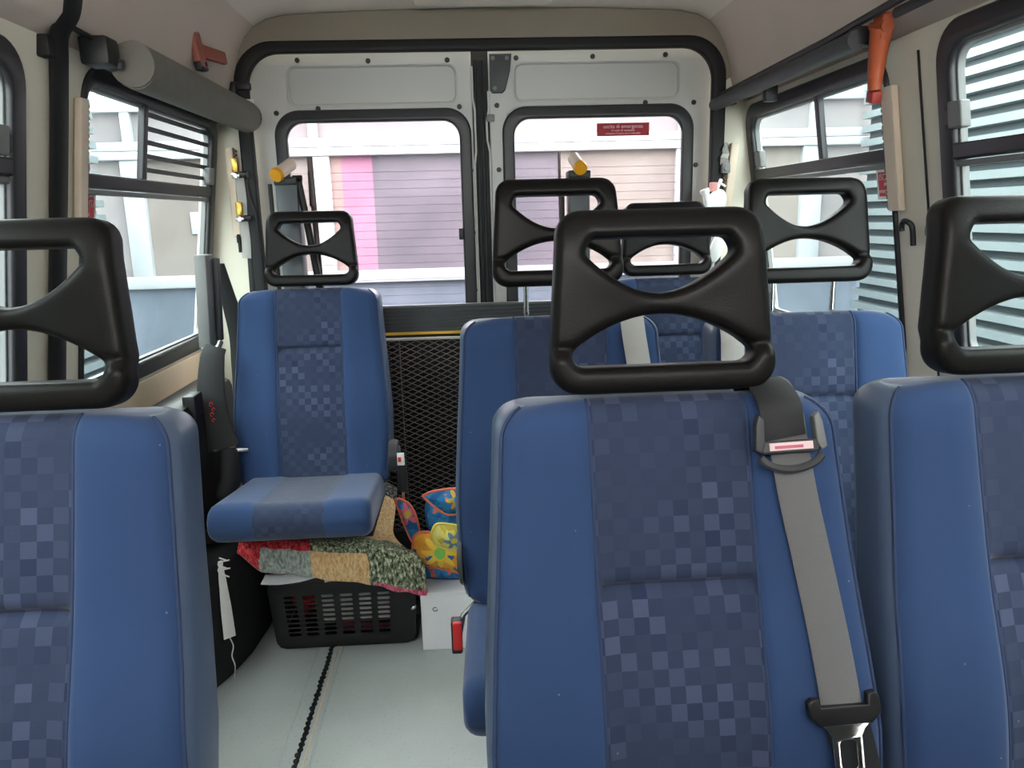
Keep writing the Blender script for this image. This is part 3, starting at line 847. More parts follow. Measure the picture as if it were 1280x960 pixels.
def make_cushion(y0, y1, fz0, fz1, hw):
    """seat cushion from rear y1 to front y0; z of rear top etc."""
    bm = bmesh.new()
    n = 22; rings = []
    T = .105
    secs = 26
    for i in range(secs+1):
        t = i/secs
        y = y1+(y0-y1)*t
        zt = fz0+(fz1-fz0)*t
        end = 1
        # front rounding
        d = (y-y0); rf = .05
        dz = 0
        if d < rf: dz = rf*(1-sqrt(max(0, 1-((rf-d)/rf)**2)))*.9
        th = T*(1-.10*(1-t))
        top = zt-dz; bot = zt-th+dz*.75
        if top-bot < .012: top = bot = (top+bot)/2; top += .006; bot -= .006
        w_ = hw*(1-.04*(1-t)) - (dz*.25)
        R_ = min(.028, (top-bot)/2.2)
        ring = []
        for (cx, cz, a0) in ((w_-R_, top-R_, 0), (-(w_-R_), top-R_, pi/2), (-(w_-R_), bot+R_, pi), (w_-R_, bot+R_, 3*pi/2)):
            for k in range(5):
                a = a0+pi/2*k/4; ring.append((cx+R_*cos(a), y, cz+R_*sin(a)))
            if a0 == 0:
                for k in range(1, 15):
                    x = (w_-R_)*(1-2*k/15)
                    dip = -.006*(1-sstep(.08, .12, abs(x)))*(1 if dz < .02 else 0) - .002*exp(-((abs(x)-HP)/.006)**2)
                    ring.append((x, y, top+dip))
        rings.append(ring)
    sweep(bm, rings)
    return bm

def seat_proto(rec, seam, hrz, label, group, base='legs'):
    e = empty('passenger_seat', (0, 0, 0), label, 'seat', group)
    bm, rings, n = make_backrest(rec, seam)
    b = obj('backrest', bm, [M['fab'], M['side'], M['shell']], e, smooth=55, local=True)
    obj('piping', make_piping(rings), M['pipe'], b, smooth=60, local=True)
    hb = HR.copy(); h = obj('headrest', hb, [] , e, smooth=60, local=True)
    hx = HR_T = Matrix.Translation((0, .018+.03, ZT+hrz)) @ Matrix.Rotation(radians(-6), 4, 'X')
    h.data.transform(hx)
    if hrz > .015:
        for s in (-1, 1):
            bm = bmesh.new(); tube(bm, [(s*.068, .055, ZT-.03), (s*.068, .055, ZT+hrz+.015)], .0055, 10)
            for q in range(5): cyl(bm, (s*.068, .055, ZT+.004+q*.012), (s*.068, .055, ZT+.008+q*.012), .0065, 10)
            obj('post', bm, M['chrome'], e, local=True)
    yb = rec*(ZB-ZT)
    c = obj('cushion', make_cushion(yb-.36, yb+.03, .510, .560, .228), M['fabc'], e, smooth=60, local=True)
    bm = bmesh.new(); box(bm, -.20, .20, yb-.24, yb+.10, .412, .432, .006); obj('seat_pan', bm, M['black'], e, local=True)
    # recliner discs
    RC = .026 if base != 'legs' else .006
    for s in (-1, 1):
        bm = bmesh.new(); cyl(bm, (s*.226, yb+.045, .555), (s*(.226+RC), yb+.045, .555), (.052, .046), 28); cyl(bm, (s*(.226+RC), yb+.045, .555), (s*(.231+RC), yb+.045, .555), (.030, .026), 24)
        obj('recliner_cover', bm, M['dgrey'], e, local=True)
    if base == 'legs':
        for s in (-1, 1):
            bm = outline([(yb-.22, 0), (yb+.10, 0), (yb+.10, .02), (yb+.02, .06), (yb-.02, .30), (yb+.04, .41), (yb-.22, .41), (yb-.14, .30), (yb-.14, .06), (yb-.22, .02)], (), .015, .004, lambda y, z, w_: (s*.150+w_, y, z))
            obj('leg', bm, M['black'], e, local=True)
    return e

hm = make_headrest()
HRm = bpy.data.meshes.new('headrest_mesh'); bmesh.ops.recalc_face_normals(hm, faces=hm.faces); hm.to_mesh(HRm); hm.free()
HRm.materials.append(M['blk'])
HR = HRm

G1 = 'blue passenger seats in the nearest row'
G2 = 'blue passenger seats in the middle row'
G3 = 'blue passenger seats in the rear row'
s1 = seat_proto(.30, .845, .004, 'blue cloth passenger seat nearest the camera at left edge, without a belt strap', G1)
s1.location = (-.562, .882, .004)
s1b = copy_tree(s1); s1b.location = (.236, .887, -.003)
s1b['label'] = 'blue cloth passenger seat in the centre foreground with grey belt over its right side'
s1c = copy_tree(s1); s1c.location = (.720, .892, .003)
for ch in s1.children:
    if ch.name.startswith('headrest'): ch.location.x += .018
s1c['label'] = 'blue cloth passenger seat in the nearest row cut off by the right edge'
s2 = seat_proto(.20, .880, .062, 'blue cloth seat of the middle row beside the aisle, headrest left of centre', G2)
s2.location = (.190, 1.60, .010)
for ch in s2.children:
    if ch.name.split('.')[0] in ('cushion', 'seat_pan'): ch.location.z -= .045
s2b = copy_tree(s2); s2b.location = (.732, 1.60, .0)
s2b['label'] = 'blue cloth seat of the middle row beside the right side window'
s3b = seat_proto(.20, .885, .006, 'blue cloth seat of the rear row on the right, seen between middle row seats', G3)
s3b.location = (.612, 2.33, .022)
s3 = seat_proto(.20, .885, .006, 'blue cloth seat alone at rear left above blanket and black basket', G3, base='bracket')
s3.location = (-.486, 2.34, .022)
for ch in s3.children:
    if ch.name.startswith('headrest'): ch.location.x += .012
    if ch.name.startswith('cushion'): ch.scale.x = .92; ch.location.x = .004
yb = .20*(ZB-ZT)
bm = bmesh.new(); box(bm, -.30, .18, yb-.06, yb-.02, .390, .412, .004); box(bm, -.30, .18, yb+.10, yb+.14, .390, .412, .004); box(bm, -.32, -.26, yb-.12, yb+.16, .36, .41, .004)
obj('mounting_frame', bm, M['black'], s3, local=True)

# -------- belts
# belt lying on the centre foreground seat
def seatpt(root, x, z, rec, seam, d):
    o = root.location
    return Vector((o.x+x, o.y+yfront(x, z-o.z, rec, seam)-d, z))
e = empty('seat_belt', (.40, .85, .62), 'grey seat belt with chrome tongue hanging over the centre foreground seat', 'seat belt')
rs = dict(root=s1b, rec=.30, seam=.845)
def sp1(x, z, d=.010): return seatpt(s1b, x*.957-.236, z*.957+.057-.003, .30, .845, d)
top = [(.371, .977, 1.03), (.372, .957, 1.062), (.371, .922, 1.068), (.370, .892, 1.058)]
pts = top + [sp1(.387, 1.03, .012), sp1(.390, 1.0, .012), sp1(.399, .93, .010), sp1(.411, .86, .008), sp1(.422, .78, .008), sp1(.427, .725, .008), sp1(.428, .695, .011)]
bm = bmesh.new(); ribbon(bm, spline(pts, 6), (1, 0, .12), .047, .0025)
obj('webbing', bm, M['belt'], e)
# doubled webbing at the top, darker
bm = bmesh.new(); ribbon(bm, spline([(.368, .967, 1.05), (.366, .942, 1.068), (.365, .902, 1.067), sp1(.380, 1.045, .018), sp1(.381, 1.02, .020), sp1(.383, 1.005, .018)], 6), (1, 0, .05), .052, .003)
obj('webbing_fold', bm, M['beltd'], e)
# guide clip
def frame_on(P, right, upv, bmf):
    """place local (u,v,w) on the belt: u right, v up, w towards the camera"""
    rt = Vector(right).normalized(); uv = Vector(upv); uv = (uv-rt*uv.dot(rt)).normalized(); nv = rt.cross(uv)
    return lambda a, b, c_: Vector(P)+rt*a+uv*b+nv*c_
P = sp1(.387, 1.003, .022); fm = frame_on(P, (1, 0, .03), (0, .30, 1), None)
cl = outline(rrect(-.035, .035, -.015, .000, .003), (), .005, .0025, fm)
g = obj('guide_clip', cl, M['dgrey'], e)
bm = bmesh.new(); tube(bm, [fm(x, -.012-.022*sqrt(max(0, 1-(x/.039)**2)), .002) for x in [-.037+.074*k/14 for k in range(15)]], .0048, 8); obj('curved_bar', bm, M['dgrey'], g)
bm = bmesh.new(); box(bm, 0, 1, 0, 1, 0, 1)
for v in bm.verts: v.co = fm(-.026+.052*v.co.x, -.0115+.009*v.co.y, .0048+.0012*v.co.z)
obj('label_strip', bm, M['pinkw'], g)
bm = bmesh.new(); box(bm, 0, 1, 0, 1, 0, 1)
for v in bm.verts: v.co = fm(-.020+.034*v.co.x, -.0095+.0035*v.co.y, .0056+.0008*v.co.z)
obj('label_print', bm, plain('rose_print', srgb(206, 110, 130), .6), g)
for s in (-1, 1):
    bm = outline([(s*.030, .026), (s*.036, .032), (s*.040, .020), (s*.043, -.010), (s*.036, -.014), (s*.031, -.004)], (), .007, .002, fm)
    obj('clip_ear', bm, M['greyp'] if s > 0 else M['dgrey'], g)
# tongue
P = sp1(.428, .692, .014); fm = frame_on(P, (1, 0, .03), (-.05, .30, 1), None)
bm = outline([(-.042, .013), (-.037, .018), (-.029, .018), (-.027, .008), (.027, .008), (.028, .020), (.037, .022), (.042, .016), (.043, -.002), (.031, -.014), (-.031, -.014), (-.041, -.002)], (), .006, .003, fm)
tg = obj('tongue_grip', bm, M['black'], e)
bm = outline([(-.028, -.012), (.028, -.012), (.022, -.018), (.0175, -.026), (.0175, -.068), (.013, -.074), (-.013, -.074), (-.0175, -.068), (-.0175, -.026), (-.022, -.018)], [rrect(-.0095, .0095, -.062, -.030, .005)], .0016, .0008, lambda a, b, c_: fm(a, b, c_+.004))
obj('tongue_plate', bm, M['chrome'], tg)
bm = bmesh.new(); ribbon(bm, spline([sp1(.430, .686, .012), sp1(.440, .65, .008), sp1(.450, .60, .008), sp1(.46, .55, .010), sp1(.475, .50, .02)], 5), (1, 0, .12), .052, .0025)
obj('lower_webbing', bm, M['beltd'], e)

# belts of the middle row
def row2belt(root, x0, x1, mat, label, zt=1.066):
    bm = bmesh.new(); o = root.location
    pts = [(o.x+x0, o.y+.09, zt-.01), (o.x+x0, o.y+.06, zt+.006+o.z), (o.x+x0, o.y+.02, zt+.004+o.z)]
    n = 9
    for k in range(n):
        t = k/(n-1); z = 1.03-.40*t; x = x0+(x1-x0)*t
        p = seatpt(root, x, z, .20, .880, .012); pts.append(p)
    ribbon(bm, spline(pts, 4), (1, 0, .08), .050, .0025)
    thing('seat_belt', bm, mat, label, 'seat belt', None)
row2belt(s2, .152, .205, M['beltp'], 'pale grey belt strap over the right side of the middle-row aisle seat')
row2belt(s2b, -.180, -.182, M['beltp'], 'pale grey belt strap over the left side of the middle-row window seat')
# red belt buckle beside middle row cushion
e = empty('belt_buckle', (-.058, 1.52, .33), 'red-topped belt buckle beside the middle-row aisle seat', 'buckle')
bm = bmesh.new(); box(bm, -.066, -.043, 1.50, 1.53, .36, .435, .004); obj('buckle_body', bm, M['black'], e)
obj('release_button', B(-.062, -.042, 1.494, 1.506, .372, .436, .003), M['red'], e)
bm = bmesh.new(); tube(bm, [(-.052, 1.52, .37), (-.040, 1.54, .43), (-.010, 1.56, .45)], .006); obj('stalk', bm, M['steel'], e)
# small buckle tongue by rear left seat
e = empty('belt_buckle', (-.222, 2.20, .53), 'upright black belt buckle with white label beside the rear left seat', 'buckle')
obj('buckle_body', B(-.228, -.202, 2.14, 2.165, .50, .60, .005), M['black'], e)
obj('label', B(-.226, -.205, 2.136, 2.141, .585, .622, .001), M['white'], e)
obj('release_button', B(-.223, -.214, 2.133, 2.137, .596, .610, .001), M['red'], e)
bm = bmesh.new(); tube(bm, [(-.215, 2.155, .50), (-.218, 2.18, .46), (-.24, 2.22, .44)], .005); obj('stalk', bm, M['steel'], e)

# ---------------------------------------------------------------- belt post, left rear
e = empty('belt_post', (-.80, 2.29, .90), 'grey belt height adjuster post with hanging black belt, beside the rear left window corner', 'belt adjuster')
MX = Matrix.Translation((-.768, 2.30, 1.06)) @ Matrix.Rotation(radians(3), 4, 'Y')
bm = bmesh.new(); box(bm, -.020, .014, -.035, .035, -.135, .135, .004, mtx=MX); obj('cover', bm, M['greyp'], e)
bm = bmesh.new(); box(bm, .012, .030, .02, .045, -.12, .125, .004, mtx=MX); obj('slide', bm, M['dgrey'], e)
bm = bmesh.new(); tube(bm, spline([(-.775, 2.25, .93), (-.755, 2.235, .905), (-.735, 2.24, .925), (-.728, 2.26, .945)], 5), .008); obj('guide_loop', bm, M['steel'], e)
bm = bmesh.new(); ribbon(bm, spline([(-.742, 2.37, 1.165), (-.735, 2.40, 1.05), (-.715, 2.41, .92), (-.715, 2.40, .75), (-.72, 2.38, .60)], 6), (1, -.3, 0), [.030+.004*min(k, 14) for k in range(25)], .006); obj('webbing', bm, M['beltd'], e)
bm = bmesh.new(); ribbon(bm, spline([(-.735, 2.235, .935), (-.745, 2.22, .90), (-.752, 2.20, .80), (-.748, 2.20, .70), (-.735, 2.20, .64)], 6), (1, .15, 0), [.058+.0016*k for k in range(25)], .010); q = obj('padded_sleeve', bm, M['beltd'], e)
bm = bmesh.new()
for k, (x, z, r_) in enumerate(((-.752, .775, .006), (-.747, .760, .005), (-.753, .745, .006), (-.750, .728, .005))):
    tube(bm, [(x+r_*cos(a)*.8, 2.190, z+r_*sin(a)) for a in [2*pi*i/8 for i in range(7)]], .0012, 5)
obj('red_print', bm, M['red'], q)
bm = bmesh.new(); box(bm, -.80, -.765, 2.10, 2.17, .755, .82, .006); obj('anchor', bm, M['black'], e)
bm = bmesh.new(); box(bm, -.765, -.66, 2.19, 2.205, .628, .640, .003); obj('buckle_bar', bm, M['steel'], e)
bm = bmesh.new(); ribbon(bm, spline([(-.715, 2.19, .64), (-.72, 2.185, .56), (-.735, 2.18, .50), (-.72, 2.19, .45)], 6), (1, .2, 0), .055, .012); obj('lower_sleeve', bm, M['black'], e)
bm = B(-.90, -.775, 2.05, 2.5, .42, .80, .03); obj('retractor_housing', bm, M['black'], e)

# ---------------------------------------------------------------- floor things
# seat track let into the floor
e = empty('floor_track', (-.46, 1.8, 0), 'grey metal seat track with a dark slot along the aisle floor', 'seat track')
bm = bmesh.new(); box(bm, -.505, -.424, .2, 2.75, 0, .002); 
for x in (-.500, -.428): tube(bm, [(x, .2, .002), (x, 2.75, .002)], .0022, 6)
obj('track_plate', bm, M['floor'], e)
bm = bmesh.new(); y = .3
box(bm, -.4645, -.4555, .25, 2.7, .0015, .0035)
while y < 2.7:
    cyl(bm, (-.460+R.uniform(-.001, .001), y, .002), (-.460, y, .0042), R.uniform(.0075, .0098), 10); y += .0205
sl = obj('slot', bm, M['black'], e)
bm = bmesh.new(); tube(bm, [(-.441, .2, .004), (-.441, 2.75, .004)], .0028, 6); obj('bright_edge', bm, M['rail'], e)

# wheel arch in black carpet
plan = [(-.955, 1.72), (-.86, 1.80), (-.80, 1.86), (-.755, 1.93), (-.715, 2.03), (-.688, 2.14), (-.675, 2.28), (-.672, 2.66), (-.955, 2.66)]
bm = outline(plan, (), .185, .03, lambda x, y, w_: (x, y, .185+w_), 4)
thing('wheel_arch', bm, M['carpet'], 'black carpeted wheel arch box at rear left beside the basket', 'wheel arch')
# torn white strip hanging on the arch
bm = bmesh.new()
pts = [(-.712, 2.005, .375), (-.711, 2.004, .33), (-.709, 2.002, .25), (-.707, 2.0, .145)]
ribbon(bm, spline(pts, 5), (1, .8, 0), [.010, .016, .012, .020, .016, .019, .021, .022, .024, .026, .028, .030, .031, .032, .033, .034], .002)
for k in range(5):
    z = .385-.012*k; tube(bm, [(-.712, 2.003, z), (-.690+.005*(k % 2), 2.0, z+(.006 if k % 2 else -.008))], .0022, 5)
tube(bm, spline([(-.707, 2.0, .145), (-.699, 1.997, .12), (-.706, 1.997, .09), (-.700, 1.996, .06), (-.706, 1.996, .02)], 4), .0018, 5)
thing('torn_strip', bm, M['cloth_w'], 'torn white cloth strip with frayed end on the black wheel arch', 'cloth strip')

# basket
e = empty('laundry_basket', (-.415, 2.33, 0), 'black plastic slotted laundry basket on the floor under the rear left seat', 'basket')
def bfm(x, z, w_): 
    t = z/.23
    return (-.415+(x+.415)*(1+.06*t), 2.165-.012*t+w_, z)
holes = []
for c in range(6):
    for k in range(9):
        x = -.566+c*.0535; z = .046+k*.0158
        holes.append(rrect(x-.018, x+.018, z, z+.0104, .004, 2))
bm = outline(rrect(-.625, -.205, .004, .225, [.02, .02, .03, .03], 5), holes, .003, .0015, bfm, 1)
obj('front_wall', bm, M['black'], e)
bm = bmesh.new()
ring = lambda z, gx, gy, t_: [(x, y, z) for x, y in rrect(-.632-gx+t_, -.198+gx-t_, 2.168-gy+t_, 2.50+gy-t_, .045, 6)]
# open shell without the front wall: two sides, back, bottom
sh_o = rrect(-.632, -.198, 2.166, 2.50, .045, 6)
def shellwall(bm, keep):
    A = [(x, y) for x, y in sh_o]; n = len(A)
    for i in range(n):
        a, b = A[i], A[(i+1) % n]
        if not keep(a, b): continue
        g = 1.05
        def P(p, z, k): return (-.415+(p[0]+.415)*(1+.06*z/.23)*k, 2.33+(p[1]-2.33)*(1+.06*z/.23)*k, z)
        vs = [bm.verts.new(P(a, .003, 1)), bm.verts.new(P(b, .003, 1)), bm.verts.new(P(b, .225, 1)), bm.verts.new(P(a, .225, 1))]
        vi = [bm.verts.new(P(a, .003, .985)), bm.verts.new(P(b, .003, .985)), bm.verts.new(P(b, .225, .985)), bm.verts.new(P(a, .225, .985))]
        bm.faces.new(vs); bm.faces.new(vi[::-1])
        for q in range(4): bm.faces.new((vs[q], vs[(q+1) % 4], vi[(q+1) % 4], vi[q]))
shellwall(bm, lambda a, b: not (a[1] < 2.168 and b[1] < 2.168))
box(bm, -.62, -.21, 2.175, 2.49, .002, .010)
obj('side_walls', bm, M['black'], e)
bm = bmesh.new(); lp = [(-.415+(x+.415)*1.07, 2.33+(y-2.33)*1.07, .228) for x, y in sh_o]; tube(bm, lp+lp[:1], .009, 8, cap=False); obj('rim', bm, M['black'], e)
bm = outline(rrect(-.235, -.19, .095, .145, .012), (), .004, .002, lambda x, z, w_: (x+.02, 2.160+w_+(x+.235)*.6, z)); obj('handle_boss', bm, M['black'], e)
bm = bmesh.new(); blob(bm, (-.205, 2.150, .128), .010, .006, .006, radians(-35)); obj('shiny_stud', bm, M['chrome'], e)
# things in the basket
tm = NT('red_folds'); tm.col(tm.ramp(tm.noise(28, 3), [(.4, srgb(120, 14, 24)), (.5, srgb(196, 36, 44)), (.62, srgb(150, 20, 40))])); tm.set(rough=.9)
def lump(bm, c, sx, sy, sz, seed, amp=.12):
    rr = random.Random(seed); ph = [rr.uniform(0, 6) for _ in range(6)]
    rings = []
    nu, nv = 28, 14
    for i in range(nv+1):
        a = -pi/2+pi*(i+.05)/(nv+.1)
        ring = []
        for k in range(nu):
            t = 2*pi*k/nu; s_ = 1+amp*sin(3*t+ph[0]+2*a)+amp*.6*sin(7*t+ph[1]-3*a)
            ca = abs(cos(a))**.6*(1 if cos(a) > 0 else -1)
            ring.append((c[0]+sx*ca*cos(t)*s_, c[1]+sy*ca*sin(t)*s_, c[2]+sz*sin(a)*(1+amp*sin(4*t+ph[2]))))
        rings.append(ring)
    sweep(bm, rings)
bm = bmesh.new(); lump(bm, (-.545, 2.30, .15), .055, .10, .070, 3, .08); thing('red_cloth', bm, tm.m, 'crumpled red cloth seen through the left slots of the basket', 'cloth')
bm = bmesh.new()
for k in range(6): box(bm, -.50+R.uniform(-.006, .006), -.235, 2.20+R.uniform(0, .01), 2.44, .062+k*.0175, .074+k*.0175, .002)
thing('folded_papers', bm, M['cloth_w'], 'stack of folded white papers seen through the basket slots', 'papers')
tm = NT('plum_cloth'); tm.col(tm.ramp(tm.noise(22, 3), [(.4, srgb(90, 20, 44)), (.6, srgb(132, 36, 66))])); tm.set(rough=.9)
bm = bmesh.new(); lump(bm, (-.36, 2.31, .036), .125, .11, .022, 9, .05); thing('plum_cloth', bm, tm.m, 'plum coloured cloth at the bottom of the basket', 'cloth')
# white sheet and red/white cloth sticking out over the rim
bm = bmesh.new(); ribbon(bm, spline([(-.46, 2.20, .275), (-.50, 2.12, .270), (-.57, 2.11, .262), (-.635, 2.12, .258)], 5), (0, .95, .3), [.07, .07, .06, .05, .048, .047, .046, .046, .045, .045, .045, .045, .044, .043, .042, .040], .003)
thing('white_sheet', bm, M['board'], 'white plastic sheet poking out under the patchwork blanket', 'sheet')
bm = bmesh.new(); 
ribbon(bm, spline([(-.46, 2.135, .245), (-.40, 2.13, .252), (-.33, 2.135, .246), (-.27, 2.14, .235)], 5), (0, .5, .86), [.014+.0015*abs(7-k) for k in range(16)], .008)
tm = NT('red_white_cloth'); tm.col(tm.ramp(tm.noise(26, 2), [(.45, srgb(200, 36, 48)), (.55, srgb(226, 210, 206))])); tm.set(rough=.9)
thing('rim_cloth', bm, tm.m, 'red and white cloth edge hanging over the basket rim', 'cloth')

# patchwork blanket
def yarn(name, cols, scale=90):
    t = NT(name); n = t.noise(scale, 2, rough=.7)
    mp = t.node('ShaderNodeMapping'); mp.inputs['Scale'].default_value = (1, 1, .35); t.link(t.tc(), mp.inputs[0])
    n = t.noise(scale*1.6, 2, mp.outputs[0], .7)
    k = len(cols); st = [(.34+.34*i/max(1, k-1), c) for i, c in enumerate(cols)]
    t.col(t.ramp(n, st)); t.set(rough=1, spec=.1, sheen=.2); t.bump(n, 1.0, .004); return t.m
YM = [yarn('red_yarn', [srgb(160, 34, 44), srgb(226, 66, 76), srgb(240, 110, 116)]),
      yarn('grey_yarn', [srgb(130, 140, 136), srgb(180, 190, 184), srgb(214, 220, 210)]),
      yarn('tan_yarn', [srgb(226, 172, 112), srgb(250, 208, 152), srgb(254, 232, 190)]),
      yarn('speckled_yarn', [srgb(44, 50, 40), srgb(134, 146, 116), srgb(244, 244, 214)]),
      yarn('pink_yarn', [srgb(190, 56, 90), srgb(240, 110, 144), srgb(248, 160, 180)]),
      yarn('charcoal_yarn', [srgb(30, 28, 30), srgb(84, 80, 78), srgb(190, 184, 176)])]
bm = bmesh.new()
NU, NV = 90, 60
def lin(pts, x):
    for (a, va), (b, vb) in zip(pts, pts[1:]):
        if x <= b: return va+(vb-va)*max(0, (x-a)/(b-a))
    return pts[-1][1]
def blanket(uu, vv):
    """uu 0..1 left to right, vv 0 back .. 1 front hem"""
    X = -.690+(.530-.11*(1-sstep(.35, .75, vv)))*uu
    ztop = lin([(0, .388), (.15, .380), (.45, .372), (.75, .36), (.9, .33), (1, .30)], uu)
    hem = lin([(0, .36), (.12, .292), (.25, .288), (.45, .272), (.6, .262), (.75, .235), (.88, .210), (1, .185)], uu)
    yf_ = lin([(0, 2.12), (.3, 2.10), (.6, 2.085), (.85, 2.10), (1, 2.13)], uu)
    if vv < .55:
        t = vv/.55; y = 2.46+(yf_+.03-2.46)*t
        z = ztop + .09*(1-t)*sstep(.72, .95, uu)
        z += .008*sin(9*uu+4*t)*(1-t*.5)
    else:
        t = (vv-.55)/.45; a = min(1, t*2.2)*pi/2
        y = yf_+.03-.03*sin(a) - .006*sin(14*uu+1)*t; z = ztop-.02*(1-cos(a)) - max(0, (t-.2))/.8*(ztop-.02-hem)
        y -= .018*sin(pi*t)*.8
    z += .003*sin(40*uu)*sin(23*vv); y += .002*sin(51*uu+3)*sin(17*vv+1)
    return (X, y, z)
grid = [[bm.verts.new(blanket(i/NU, j/NV)) for i in range(NU+1)] for j in range(NV+1)]
def patch(uu, vv):
    if vv > .93 and uu > .72: return 4
    if vv < .32:
        return 0 if uu < .40 else (5 if uu < .72 or vv < .12 else 2)
    if vv < .68:
        return 0 if uu < .40 else (3 if uu < .70 else 2 if vv < .52 else 3)
    return 0 if uu < .10+.08*(1-vv) else 1 if uu < .40 else 2 if uu < .70 else 3
for j in range(NV):
    for i in range(NU):
        f_ = bm.faces.new((grid[j][i], grid[j][i+1], grid[j+1][i+1], grid[j+1][i])); f_.material_index = patch((i+.5)/NU, (j+.5)/NV)
bm = modmesh(bm, [('SOLIDIFY', dict(thickness=.012, offset=-1)), ('SUBSURF', dict(levels=1, render_levels=1))])
thing('patchwork_blanket', bm, YM, 'patchwork blanket of red, grey, tan and speckled squares draped on the basket', 'blanket', smooth=70)

# white cardboard box
e = empty('cardboard_box', (-.06, 2.24, 0), 'white cardboard box on the floor between basket and aisle seat', 'box')
bm = bmesh.new(); box(bm, -.180, .06, 2.118, 2.38, 0, .188, .002, 1); obj('carton', bm, M['board'], e)
bm = bmesh.new(); box(bm, -.184, .064, 2.112, 2.386, .186, .192, .001, 1); obj('top_flap', bm, M['board'], e)
bm = bmesh.new(); tube(bm, [(-.137+.007*cos(a), 2.1165, .136+.006*sin(a)) for a in [pi*.3+2*pi*k/12*.85 for k in range(13)]], .0012, 5); obj('ink_ring', bm, M['black'], e)

# floral bag
def floral(name, base, fc, petals, c, rr_, core, ang=0):
    t = NT(name)
    sep = t.node('ShaderNodeSeparateXYZ'); t.link(t.tc(), sep.inputs[0])
    dx = t.math('SUBTRACT', sep.outputs[0], c[0]); dz = t.math('SUBTRACT', sep.outputs[2], c[1])
    rad = t.math('SQRT', t.math('ADD', t.math('MULTIPLY', dx, dx), t.math('MULTIPLY', dz, dz)))
    th = t.math('ARCTAN2', dz, dx)
    pr = t.math('ADD', rr_, t.math('MULTIPLY', t.math('COSINE', t.math('ADD', t.math('MULTIPLY', th, float(petals)), ang)), rr_*.42))
    isf = t.math('LESS_THAN', rad, pr); isc = t.math('LESS_THAN', rad, rr_*.42)
    n = t.noise(34, 3)
    bcol = t.ramp(n, [(.42, base[0]), (.48, base[1]), (.60, base[1]), (.64, base[2])])
    col = t.mix(isf, bcol, t.mix(t.noise(60, 2), fc[0], fc[1])); col = t.mix(isc, col, core)
    t.col(col); t.set(rough=.75); return t.m
blues = (srgb(24, 92, 150), srgb(40, 128, 186), srgb(226, 120, 100))
e = empty('floral_bag', (-.10, 2.22, .19), 'bright floral cloth bag in blue, orange and yellow on the white box', 'bag')
def leaf(name, pts, y0, bulge, mat, edge, tiltY=0, th=.010):
    """cushiony cloth lobe with outline pts in x,z"""
    cx = sum(p[0] for p in pts)/len(pts); cz = sum(p[1] for p in pts)/len(pts)
    P_ = [Vector((p[0], 0, p[1])) for p in pts]; P_.append(P_[0]); cl_ = spline(P_, 5)[:-1]
    bm = bmesh.new(); rings = []
    K = 7
    for side in (1, -1):
        for k in range(K+1):
            s_ = k/K if side == 1 else 1-k/K
            if side == -1 and k == 0: continue
            s2_ = max(s_, .02)
            rings.append([(cx+(p.x-cx)*s2_, y0-side*bulge*(1-s_**2)+tiltY*(cz+(p.z-cz)*s2_-cz)+.006*sin(25*(p.x-cx)*s2_*6)*(1-s_), cz+(p.z-cz)*s2_) for p in cl_])
    sweep(bm, rings)
    o = obj(name, bm, mat, e, smooth=70)
    bm = bmesh.new(); lp_ = [(p.x, y0+tiltY*(p.z-cz), p.z) for p in cl_]; tube(bm, lp_+lp_[:1], .0042, 6, cap=False)
    obj('edge_binding', bm, edge, o, smooth=70)
    return o
coral = plain('coral_binding', srgb(226, 116, 92), .8); yel = plain('yellow_binding', srgb(222, 204, 92), .8)
OX = lambda x: x
fmain = floral('floral_main', (srgb(24, 92, 150), srgb(232, 160, 50), srgb(236, 176, 60)), (srgb(240, 196, 60), srgb(244, 210, 90)), 8, (-.115+.10, .318-.19), .040, srgb(130, 200, 90))
fblue = floral('floral_blue', blues, (srgb(214, 96, 130), srgb(226, 120, 140)), 7, (-.208+.10, .425-.19), .026, srgb(200, 180, 80))
fblue2 = floral('floral_sky', blues, (srgb(230, 200, 80), srgb(236, 170, 80)), 6, (-.06+.10, .47-.19), .022, srgb(60, 160, 210))
fyel = floral('floral_yellow', (srgb(190, 170, 60), srgb(222, 208, 110), srgb(230, 220, 140)), (srgb(90, 120, 150), srgb(120, 150, 170)), 6, (-.07+.10, .372-.19), .022, srgb(210, 190, 60))
leaf('side_pocket', [(-.242, .468), (-.228, .470), (-.200, .450), (-.182, .405), (-.176, .350), (-.186, .322), (-.200, .335), (-.222, .395)], 2.17, .014, fblue, coral)
leaf('upper_flap', [(-.160, .480), (-.13, .492), (-.07, .498), (.0, .49), (.03, .45), (-.03, .425), (-.085, .418), (-.12, .440)], 2.16, .022, fblue2, coral)
leaf('back_panel', [(-.15, .45), (-.10, .455), (-.02, .44), (.02, .38), (.0, .30), (-.09, .28), (-.145, .33), (-.158, .40)], 2.235, .03, fblue, plain('blue_binding', srgb(40, 100, 150), .8))
leaf('body', [(-.196, .330), (-.186, .365), (-.15, .372), (-.09, .352), (-.03, .345), (.03, .33), (.03, .25), (-.03, .228), (-.08, .242), (-.13, .258), (-.18, .272), (-.198, .295)], 2.145, .040, fmain, coral, 0)
leaf('yellow_pouch', [(-.135, .392), (-.118, .420), (-.07, .415), (-.02, .40), (.0, .36), (-.04, .335), (-.09, .342), (-.125, .360)], 2.085, .018, fyel, yel)
leaf('lower_fold', [(-.165, .205), (-.17, .25), (-.12, .275), (-.04, .27), (.0, .23), (-.02, .200), (-.09, .197)], 2.19, .035, fblue, plain('teal_binding', srgb(30, 84, 130), .8))

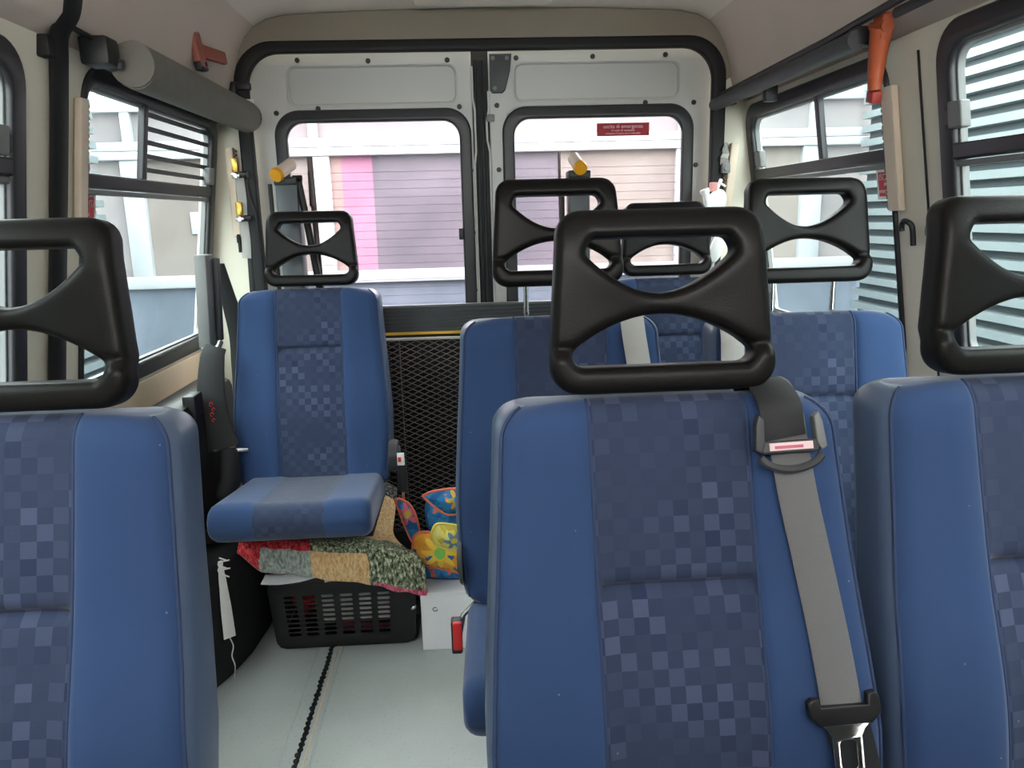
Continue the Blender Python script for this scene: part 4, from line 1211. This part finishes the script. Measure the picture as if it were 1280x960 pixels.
# ---------------------------------------------------------------- outside: ground, facade, corrugated walls
obj('ground', B(-6, 6, -5, 5.6, -.70, -.62), M['ground'], kind='structure')
FY = 5.2
e = empty('shopfront', (0, FY+.1, -.62), 'white-framed glazed building front with pinkish panes behind the van', 'building')
obj('plinth', B(-5, 5, FY+.02, FY+.4, -.62, .88), M['bluewall'], e)
obj('upper_wall', B(-5, 5, FY+.05, FY+.4, 2.04, 2.10), M['whitew'], e)
bm = bmesh.new(); box(bm, -5, 5, FY-.02, FY+.06, .875, .955, .005); obj('sill_rail', bm, M['whitew'], e)
bm = bmesh.new(); box(bm, -5, 5, FY-.03, FY+.06, 1.690, 1.738, .005); box(bm, -5, 5, FY-.02, FY+.06, 1.745, 1.800, .005); obj('transom', bm, M['whitew'], e)
bm = bmesh.new(); box(bm, -5, 5, FY-.02, FY+.06, 1.98, 2.06, .005); obj('head_rail', bm, M['whitew'], e)
for x, wd in ((-2.12, .13), (-.932, .13), (1.44, .09), (2.32, .14), (-3.2, .13)):
    obj('mullion', B(x-wd/2, x+wd/2, FY-.015, FY+.06, .95, 1.70, .005), M['whitew'], e)
for x in (-2.12, -.96, 1.44, 2.32, .1, -3.2):
    obj('upper_mullion', B(x-.03, x+.03, FY-.012, FY+.06, 1.79, 2.0, .004), M['whitew'], e)
for (x0_, x1_, mt) in ((-3.2, -2.1, 'upperg'), (-2.1, -.93, 'brownp'), (-.93, -.80, 'peach'), (-.80, -.60, 'rose'), (-.60, .62, 'mauve'), (.62, 1.44, 'pinkp'), (1.44, 2.3, 'pinkp'), (2.3, 5, 'upperg'), (-5, -3.2, 'upperg')):
    obj('glazing', B(x0_, x1_, FY+.03, FY+.05, .94, 1.70), M[mt], e)
obj('upper_glazing', B(-5, 5, FY+.03, FY+.05, 1.79, 2.0), M['upperg'], e)
obj('door_notice', B(-1.79, -1.70, FY+.015, FY+.03, 1.22, 1.36, .003), M['whitew'], e)

def corrugated(name, X, sgn, y0, y1, ztop, label):
    bm = bmesh.new(); per = .088; z = -.62; P_ = []
    while z < ztop:
        P_ += [(0, z), (0, z+per*.48), (.055, z+per*.53), (.055, z+per*.97)]; z += per
    ring = lambda y: [(X+sgn*d, y, z_) for d, z_ in P_] + [(X+sgn*.10, y, P_[-1][1]), (X+sgn*.10, y, P_[0][1])]
    sweep(bm, [ring(y0), ring(y1)])
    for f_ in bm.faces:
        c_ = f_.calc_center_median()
        f_.material_index = 1 if len(f_.verts) == 4 and abs(c_.x-X) > .05 and abs(c_.x-X) < .06 else 0  # recess faces get the painted shade tone
    thing(name, bm, [M['corr'], M['corrshade']], label, 'wall', smooth=20)
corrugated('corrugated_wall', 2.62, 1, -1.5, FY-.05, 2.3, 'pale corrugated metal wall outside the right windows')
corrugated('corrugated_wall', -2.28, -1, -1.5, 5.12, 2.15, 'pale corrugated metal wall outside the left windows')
